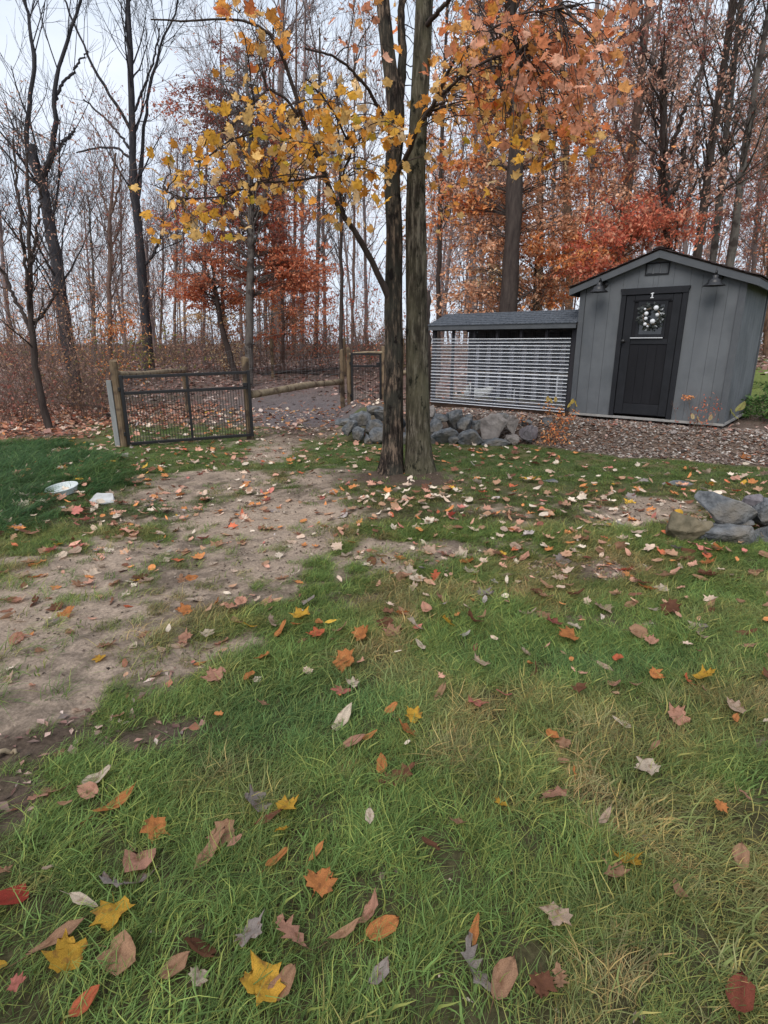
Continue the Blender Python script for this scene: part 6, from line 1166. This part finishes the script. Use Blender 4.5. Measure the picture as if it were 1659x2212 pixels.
# unnamed leaves all over: the largest 230 as pieces of the ground, the rest as one litter
fallp = [('beige', 3), ('pink', 3), ('tan', 4), ('orange', 2.2), ('cream', 3), ('rose', 0.8), ('grey', 0.6), ('brown', 2.2), ('yellow', 0.35), ('redor', 0.5)]
nms = [a for a, _ in fallp]; pw = np.array([b for _, b in fallp]); pw /= pw.sum()
cand = []
N = 34000; x = rs.uniform(-11, 11, N); y = np.sqrt(rs.uniform(0.7 ** 2, 13.5 ** 2, N)); d_, dk, fo, lu, px_, py_ = masks(x, y)
dens = 0.26 + 0.55 * sstep(1.7, 2.4, y) * sstep(6, 5, y) - 0.1 * sstep(6, 7, y) + 0.5 * sstep(4, 5.5, y) * sstep(9.5, 8.0, y) * 0.42
band = np.maximum.reduce([ell(px_, py_, 1050, 1130, 420, 75), ell(px_, py_, 300, 1130, 260, 70), ell(px_, py_, 1250, 1230, 330, 60), 0.9 * ell(px_, py_, 200, 1500, 250, 110, -14), .8 * ell(px_, py_, 60, 1270, 180, 60)])
dens = dens + 0.6 * band
dens = dens * (1 - 0.45 * ell(px_, py_, 1150, 1010, 500, 45)); dens = dens + 0.9 * ell(px_, py_, 300, 2060, 420, 190) + .35 * ell(px_, py_, 300, 1560, 380, 90, -14); dens = np.where(y > 10, 0.35, dens); dens = np.where(d_ > 0.5, dens * 0.75, dens)
dfr = y - front_y(x); dens = np.where((dfr > -0.3) & (x > -1), 0.10, dens)
keep = (rs.random(N) < dens) & (np.abs(x) < 0.8 * y + 1.6) & ~(((x - SO[0]) * EY[0] + (y - SO[1]) * EY[1] > -0.05) & (x > 0.5))
x, y, fo, d_, px_, py_ = x[keep], y[keep], fo[keep], d_[keep], px_[keep], py_[keep]
# fewer near the camera: thin them out
th_ = rs.random(len(x)) < np.clip(0.4 + 0.7 * sstep(1.8, 3.2, y), 0, 1) * (1 - 0.25 * sstep(4.5, 6, y)); x, y, fo, d_, px_, py_ = x[th_], y[th_], fo[th_], d_[th_], px_[th_], py_[th_]
xa = rs.uniform(-2.3, 2.3, 620); ya = rs.uniform(0.65, 2.6, 620); m_ = masks(xa, ya); k_ = rs.random(620) < 0.10 + 0.5 * np.clip(np.maximum(ell(m_[4], m_[5], 250, 2080, 420, 170), 0.6 * ell(m_[4], m_[5], 650, 2160, 300, 90)), 0, 1)
x, y, fo, d_, px_, py_ = [np.concatenate([a_, b_[k_]]) for a_, b_ in ((x, xa), (y, ya), (fo, m_[2]), (d_, m_[0]), (px_, m_[4]), (py_, m_[5]))]
sz = rs.uniform(0.04, 0.11, len(x)) * np.where(y < 2.6, 0.8, 1.0); inside = (px_ > -20) & (px_ < 1680) & (py_ < 2240); sc_ = np.where(inside, sz / y, 0); od = np.argsort(-sc_); solo = set(od[:215].tolist())
hp = np.array([gpt(h[0], h[1])[:2] for h in HERO])
kinds = ['maple', 'oval', 'long', 'oak', 'round']; kp = [0.36, 0.24, 0.16, 0.1, 0.14]
VV = []; FF = []; CC = []; b = 0
for i in range(len(x)):
    kd = kinds[rs.choice(5, p=kp)]; cn_ = nms[rs.choice(len(nms), p=pw)]
    if np.min(np.hypot(hp[:, 0] - x[i], hp[:, 1] - y[i])) < (0.06 if y[i] < 3 else 0.05): continue
    lift = 0.008 + (1 - d_[i]) * (0.042 if y[i] < 7 else 0.022) * rs.uniform(0.5, 1.15)
    if i in solo:
        place_leaf(x[i], y[i], sz[i] * 1.05, kd, FC[cn_], lift, parent=ground, tilt=0.35)
    else:
        V, F_ = leaf_verts(kd, int(rs.integers(0, 5)), rs.choice([0.3, 0.8]), 0.3); R3 = np.array((Matrix.Rotation(rs.uniform(0, 6.28), 3, 'Z') @ Matrix.Rotation(rs.normal(0, 0.3), 3, 'X') @ Matrix.Rotation(rs.normal(0, 0.3), 3, 'Y')))
        VV.append((V * sz[i]) @ R3.T + [x[i], y[i], float(hz(x[i], y[i])) + lift]); FF.append(F_ + b); b += len(V); CC.append(np.tile(np.array(FC[cn_]) * rs.uniform(0.7, 1.2), (len(V), 1)))
np_obj('fallen_leaves', np.concatenate(VV), np.concatenate(FF), M['litter'], smooth=True, col=np.concatenate(CC), kind='stuff', label='scatter of small fallen leaves over lawn and bare soil')
print('single ground leaves', len(solo), 'litter', len(VV))
# forest floor litter and crumbs
def flecks(n, xr, yr, accept, size, pal, seed, name, label, lift=0.004, jit=0.3, flatness=0.35):
    rs = np.random.default_rng(seed); x = rs.uniform(*xr, n); y = rs.uniform(*yr, n); m = masks(x, y); k = accept(x, y, m, rs); x, y = x[k], y[k]; n = len(x)
    a = rs.uniform(0, 6.28, n); s = size * rs.uniform(0.5, 1.5, n) * (1 + 0.02 * y); d = np.stack([np.cos(a), np.sin(a), rs.normal(0, flatness, n)], -1); q = np.stack([-np.sin(a), np.cos(a), rs.normal(0, flatness, n)], -1)
    P = np.stack([x, y, gh(x, y) + lift], -1); asp = rs.uniform(0.25, 0.8, n)[:, None]; s = s[:, None]
    V = np.stack([P - d * s * .5, P + q * s * asp * .5 + [0, 0, .004], P + d * s * .5, P - q * s * asp * .5 + [0, 0, .004]], 1).reshape(-1, 3)
    C_ = np.repeat(col_pick(*pal, jit)(rs, n), 4, 0); return np_obj(name, V, np.arange(n * 4).reshape(n, 4), M['litter'], col=C_, kind='stuff', label=label)
litpal = ([(0.28, 0.16, 0.13), (0.38, 0.26, 0.22), (0.18, 0.10, 0.085), (0.5, 0.4, 0.35), (0.34, 0.14, 0.09)], [4, 3, 3, 1.4, 1.3])
flecks(60000, (-22, 22), (8.6, 30), lambda x, y, m, r: (r.random(len(x)) < m[2] * 0.9 * (1 - 0.75 * ell(m[4], m[5], 640, 880, 170, 60))) & (np.abs(x) < 0.85 * y + 1), 0.10, litpal, 501, 'leaf_litter', 'carpet of reddish dead leaves on the woodland floor', 0.01)
flecks(9000, (-12, -3.5), (7.5, 14), lambda x, y, m, r: (r.random(len(x)) < m[2]) & (x < -4), 0.09, ([(0.45, 0.2, 0.12), (0.45, 0.28, 0.2), (0.3, 0.12, 0.08)], [3, 2, 2]), 502, 'leaf_litter', 'orange leaf drift under the brush at the left', 0.012)
flecks(60000, (-9, 9), (0.8, 11), lambda x, y, m, r: (r.random(len(x)) < (0.12 + 0.75 * m[0]) * sstep(0.3, 0.62, vn(x, y, 2.2, 55, 4)) * 1.2) & (np.abs(x) < 0.8 * y + 1), 0.020, ([(0.11, 0.08, 0.065), (0.17, 0.125, 0.095), (0.28, 0.22, 0.17), (0.07, 0.052, 0.042), (0.45, 0.38, 0.31)], [4, 4, 3, 2, 1]), 503, 'soil_crumbs', 'dark crumbs, chips and bits on the bare soil', 0.003)
flecks(9000, (-2.5, 8), (5.5, 10), lambda x, y, m, r: (y - front_y(x) > -0.1) & (y - front_y(x) < 1.6) & (r.random(len(x)) < .3), 0.05, litpal, 504, 'leaf_litter', 'dead leaves caught in the gravel bed', 0.035)
flecks(14000, (-4.5, 3), (1.2, 5.5), lambda x, y, m, r: (r.random(len(x)) < (m[1] > 0.25) * m[0] * 0.8), 0.035, litpal, 505, 'leaf_litter', 'broken leaf bits trodden into the dark mud', 0.008)
# sticks
def stick(lab, a, b, r, m='twig', bend=0.03):
    A = gpt(*a); B = gpt(*b); A = A + [0, 0, r]; B = B + [0, 0, r]; ts = np.linspace(0, 1, 8); o = MB(); o.tube([A + (B - A) * t + np.array([0, bend * math.sin(t * 3.1), 0.012 * math.sin(t * 9)]) for t in ts], [r * (1 - 0.5 * t) for t in ts], 7)
    o.build('stick', M[m], None, smooth=True, label=lab, cat='stick')
stick('thin pale stick lying across the grass below the flat broken stone', (150, 1102), (300, 1100), 0.006); stick('fallen dark branch on the litter left of the gate post', (232, 898), (282, 918), 0.03, 'bark_dark'); stick('dark stick on the mud near the left edge', (230, 1712), (282, 1690), 0.008)
stick('short tan stick at the left edge of the bare soil', (-10, 1640), (36, 1636), 0.011, 'log'); stick('dark twig on grass left of the small stones', (285, 1492), (240, 1500), 0.006, 'bark_dark')
for a, b, r, lb_ in (((560, 812), (745, 800), 0.06, 'long fallen log lying beyond the rail fence'), ((600, 806), (760, 815), 0.04, 'thin fallen branch crossing the long log in the wood'), ((150, 880), (230, 890), 0.05, 'short fallen log at the foot of the left brush')):
    stick(lb_, a, b, r, 'bark_dark', 0.3)

# ------------------------------------------------------------------ grass: tufts of separate blades, instanced
def tuft_mesh(seed, nb_, R, h, wdt, lay, dr):
    rs = np.random.default_rng(seed); V = []; F_ = []; C_ = []
    for i in range(nb_):
        a = rs.uniform(0, 6.28); r = R * math.sqrt(rs.random()); x, y = r * math.cos(a), r * math.sin(a); hh = h * rs.uniform(0.45, 1.25); w_ = wdt * rs.uniform(0.6, 1.3)
        az = dr + rs.normal(0, 0.75) if rs.random() < 0.75 else rs.uniform(0, 6.28); ln = lay * rs.uniform(0.5, 1.5)
        dx, dy = math.cos(az), math.sin(az); side = az + math.pi / 2 + rs.normal(0, 0.7); sx, sy = math.cos(side) * w_ / 2, math.sin(side) * w_ / 2
        ks = 4; b = len(V)
        tone = rs.uniform(0.4, 1.55); dry = rs.random() < 0.3; cc = np.array([1.65, 1.22, 1.15]) * tone if dry else np.array([1, 1, 1]) * tone
        for k in range(ks + 1):
            t = k / ks; bend = ln * t ** 1.6; zz = hh * t * (1 - 0.42 * min(1.4, ln) * t); ox = hh * bend; q = 1 - t ** 2 * 0.92; kink = 0.06 * hh * math.sin(5 * t + i)
            px_, py__ = x + dx * ox - dy * kink, y + dy * ox + dx * kink
            V += [(px_ - sx * q, py__ - sy * q, zz), (px_ + sx * q, py__ + sy * q, zz)]; C_ += [cc * (0.95 + 0.15 * t)] * 2
            if k: F_.append((b + 2 * k - 2, b + 2 * k - 1, b + 2 * k + 1, b + 2 * k))
    me = np_mesh('grass_tuft', np.array(V), np.array(F_), True); set_col(me, 'shade', np.array(C_)); me.materials.append(M['grass']); return me
def tuft_set(name, specs):
    c_ = bpy.data.collections.new(name)
    for k, sp_ in enumerate(specs): c_.objects.link(bpy.data.objects.new('%s_%02d' % (name, k), tuft_mesh(*sp_)))
    return c_
nearset = tuft_set('near_tufts', [(600 + k, 85, 0.055, 0.050, 0.0022, 1.0, 0) for k in range(6)] + [(620 + k, 36, 0.05, 0.076, 0.0027, 1.25, 0) for k in range(3)] + [(630 + k, 14, 0.06, 0.055, 0.0055, 0.8, 0) for k in range(2)] + [(633 + k, 60, 0.07, 0.022, 0.0026, 2.6, 0) for k in range(2)])
farset = tuft_set('far_tufts', [(640 + k, 60, 0.10, 0.042, 0.0042, 0.8, 0) for k in range(5)])
longset = tuft_set('long_tufts', [(660 + k, 80, 0.12, 0.16, 0.005, 1.2, 0) for k in range(4)])
def scatter(name, label, x, y, tint, rotz, scl, coll, ncoll, seed):
    rs = np.random.default_rng(seed); n = len(x); me = bpy.data.meshes.new(name); me.vertices.add(n)
    me.vertices.foreach_set('co', np.stack([x, y, gh(x, y) - 0.004], -1).astype(np.float32).ravel())
    a = me.attributes.new('rot', 'FLOAT_VECTOR', 'POINT'); a.data.foreach_set('vector', np.stack([rs.normal(0, .1, n), rs.normal(0, .1, n), rotz], -1).astype(np.float32).ravel())
    a = me.attributes.new('scl', 'FLOAT', 'POINT'); a.data.foreach_set('value', scl.astype(np.float32))
    a = me.attributes.new('idx', 'INT', 'POINT'); a.data.foreach_set('value', rs.integers(0, ncoll, n).astype(np.int32)); set_col(me, 'tint', tint)
    o = link_mesh(name, me, None, label=label, kind='stuff')
    ng = bpy.data.node_groups.new(name, 'GeometryNodeTree'); ng.interface.new_socket('Geometry', in_out='INPUT', socket_type='NodeSocketGeometry'); ng.interface.new_socket('Geometry', in_out='OUTPUT', socket_type='NodeSocketGeometry')
    N_ = ng.nodes.new; gi = N_('NodeGroupInput'); g_o = N_('NodeGroupOutput'); ip = N_('GeometryNodeInstanceOnPoints'); ci = N_('GeometryNodeCollectionInfo')
    ci.inputs['Collection'].default_value = coll; ci.inputs['Separate Children'].default_value = True; ci.inputs['Reset Children'].default_value = True; ip.inputs['Pick Instance'].default_value = True
    def na(nm, dt): q = N_('GeometryNodeInputNamedAttribute'); q.data_type = dt; q.inputs['Name'].default_value = nm; return next(s_ for s_ in q.outputs if s_.enabled and s_.name == 'Attribute')
    l_ = ng.links.new; l_(gi.outputs[0], ip.inputs['Points']); l_(ci.outputs[0], ip.inputs['Instance']); l_(na('idx', 'INT'), ip.inputs['Instance Index']); l_(na('rot', 'FLOAT_VECTOR'), ip.inputs['Rotation']); l_(na('scl', 'FLOAT'), ip.inputs['Scale']); l_(ip.outputs[0], g_o.inputs[0])
    md = o.modifiers.new('tufts', 'NODES'); md.node_group = ng; return o
green = np.array([0.112, 0.175, 0.05]); olive = np.array([0.19, 0.185, 0.075]); drytan = np.array([0.28, 0.23, 0.13]); deep = np.array([0.07, 0.14, 0.055])
def tints(x, y, lu, rs, dry=0.5):
    n = len(x); a = vn(x, y, 1.9, 61, 4); b = vn(x, y, 7, 63, 3); c_ = vn(x, y, 0.8, 65, 3)
    t = sstep(0.45, 0.76, a * 0.6 + b * 0.25 + c_ * 0.25 - 0.05 - 0.25 * lu + 0.1 * (dry - 0.5))[:, None]
    col = green * (1 - t) + olive * t; u = (sstep(0.58, 0.76, b * 0.6 + a * 0.4 - 0.2 * lu) * 0.45)[:, None]; col = col * (1 - u) + drytan * u; v_ = (np.clip(lu, 0, 1) * 0.7 * sstep(0.3, 0.6, c_ + 0.15))[:, None]
    col = col * (1 - v_) + deep * v_; return col * rs.uniform(0.8, 1.22, (n, 1))
rs = np.random.default_rng(77)
def cand_pts(n, y0, y1, wf):
    y = np.sqrt(rs.uniform(y0 ** 2, y1 ** 2, n)); x = rs.uniform(-1, 1, n) * (wf * y + 1.2); return x, y
def bedmask(x, y): return (y - front_y(x) > -0.12 + 0.1 * vn(x, y, 3, 77)) & (x > -1.0) & (x < 7.5)
x, y = cand_pts(13500, 0.5, 4.6, 0.78); d_, dk, fo, lu, px_, py_ = masks(x, y)
k = rs.random(len(x)) < np.where(d_ > 0.5, 0.06, 1.0 - 0.5 * d_); x, y, lu = x[k], y[k], lu[k]
flow = 0.35 + 1.1 * (vn(x, y, 0.8, 71, 2) - 0.5) * 2.2
scatter('lawn_grass', 'long-bladed rough grass of the near lawn, laid over in swirls', x, y, tints(x, y, lu, rs) * (0.95 + 0.6 * vn(x, y, 3.5, 99, 3)[:, None]), flow + rs.normal(0, 0.35, len(x)), rs.uniform(0.75, 1.25, len(x)) * (0.8 + 0.65 * vn(x, y, 1.6, 73, 3)), nearset, 13, 81)
x, y = cand_pts(17000, 4.2, 13.0, 0.80); d_, dk, fo, lu, px_, py_ = masks(x, y)
k = (rs.random(len(x)) < np.where(d_ > 0.5, 0.07, 0.95) * (1 - 0.97 * fo)) & ~bedmask(x, y); x, y, lu = x[k], y[k], lu[k]
gt_ = tints(x, y, lu, rs, 0.35); fgm = sstep(6.2, 8.2, y)[:, None] * np.clip(sstep(-2, 0.8, x), 0, 1)[:, None] * 0.6
gt_ = gt_ * (1 - fgm) + np.array([0.095, 0.138, 0.045]) * rs.uniform(.8, 1.2, (len(x), 1)) * fgm
scatter('lawn_grass', 'short mossy grass of the lawn between the trunks and the gates', x, y, gt_, rs.uniform(0, 6.28, len(x)), rs.uniform(0.6, 1.15, len(x)) * (1 - 0.35 * sstep(6, 9, y)), farset, 5, 82)
# long dark grass at the left
q_fs = gpt(226, 1082)
x = rs.uniform(-9, -2.4, 9000); y = rs.uniform(4.0, 9.6, 9000); px_, py_ = proj(np.stack([x, y, hz(x, y, False)], -1)); e_ = np.maximum.reduce([ell(px_, py_, 90, 1030, 210, 62, 0), ell(px_, py_, 0, 1100, 140, 70), 0.9 * ell(px_, py_, -150, 1050, 300, 120), .7 * ell(px_, py_, 60, 965, 160, 14)])
clr = (np.hypot(x - bp_[0], y - bp_[1]) > 0.24) & (np.hypot(x - q_fs[0], y - q_fs[1]) > 0.28)
k = clr & (rs.random(9000) < 1) & (rs.random(9000) < sstep(0.3, 0.7, e_ + 0.35 * (vn(x, y, 2, 88) - 0.5)) * 0.32); x, y = x[k], y[k]
scatter('long_grass', 'long dark green grass lying in waves at the left edge of the lawn', x, y, tints(x, y, np.full(len(x), 1.2), rs) * np.array([0.72, 0.85, 0.85]), 0.4 + 0.9 * (vn(x, y, 1.0, 89, 2) - 0.5) * 2 + rs.normal(0, .3, len(x)), rs.uniform(0.7, 1.2, len(x)), longset, 4, 83)
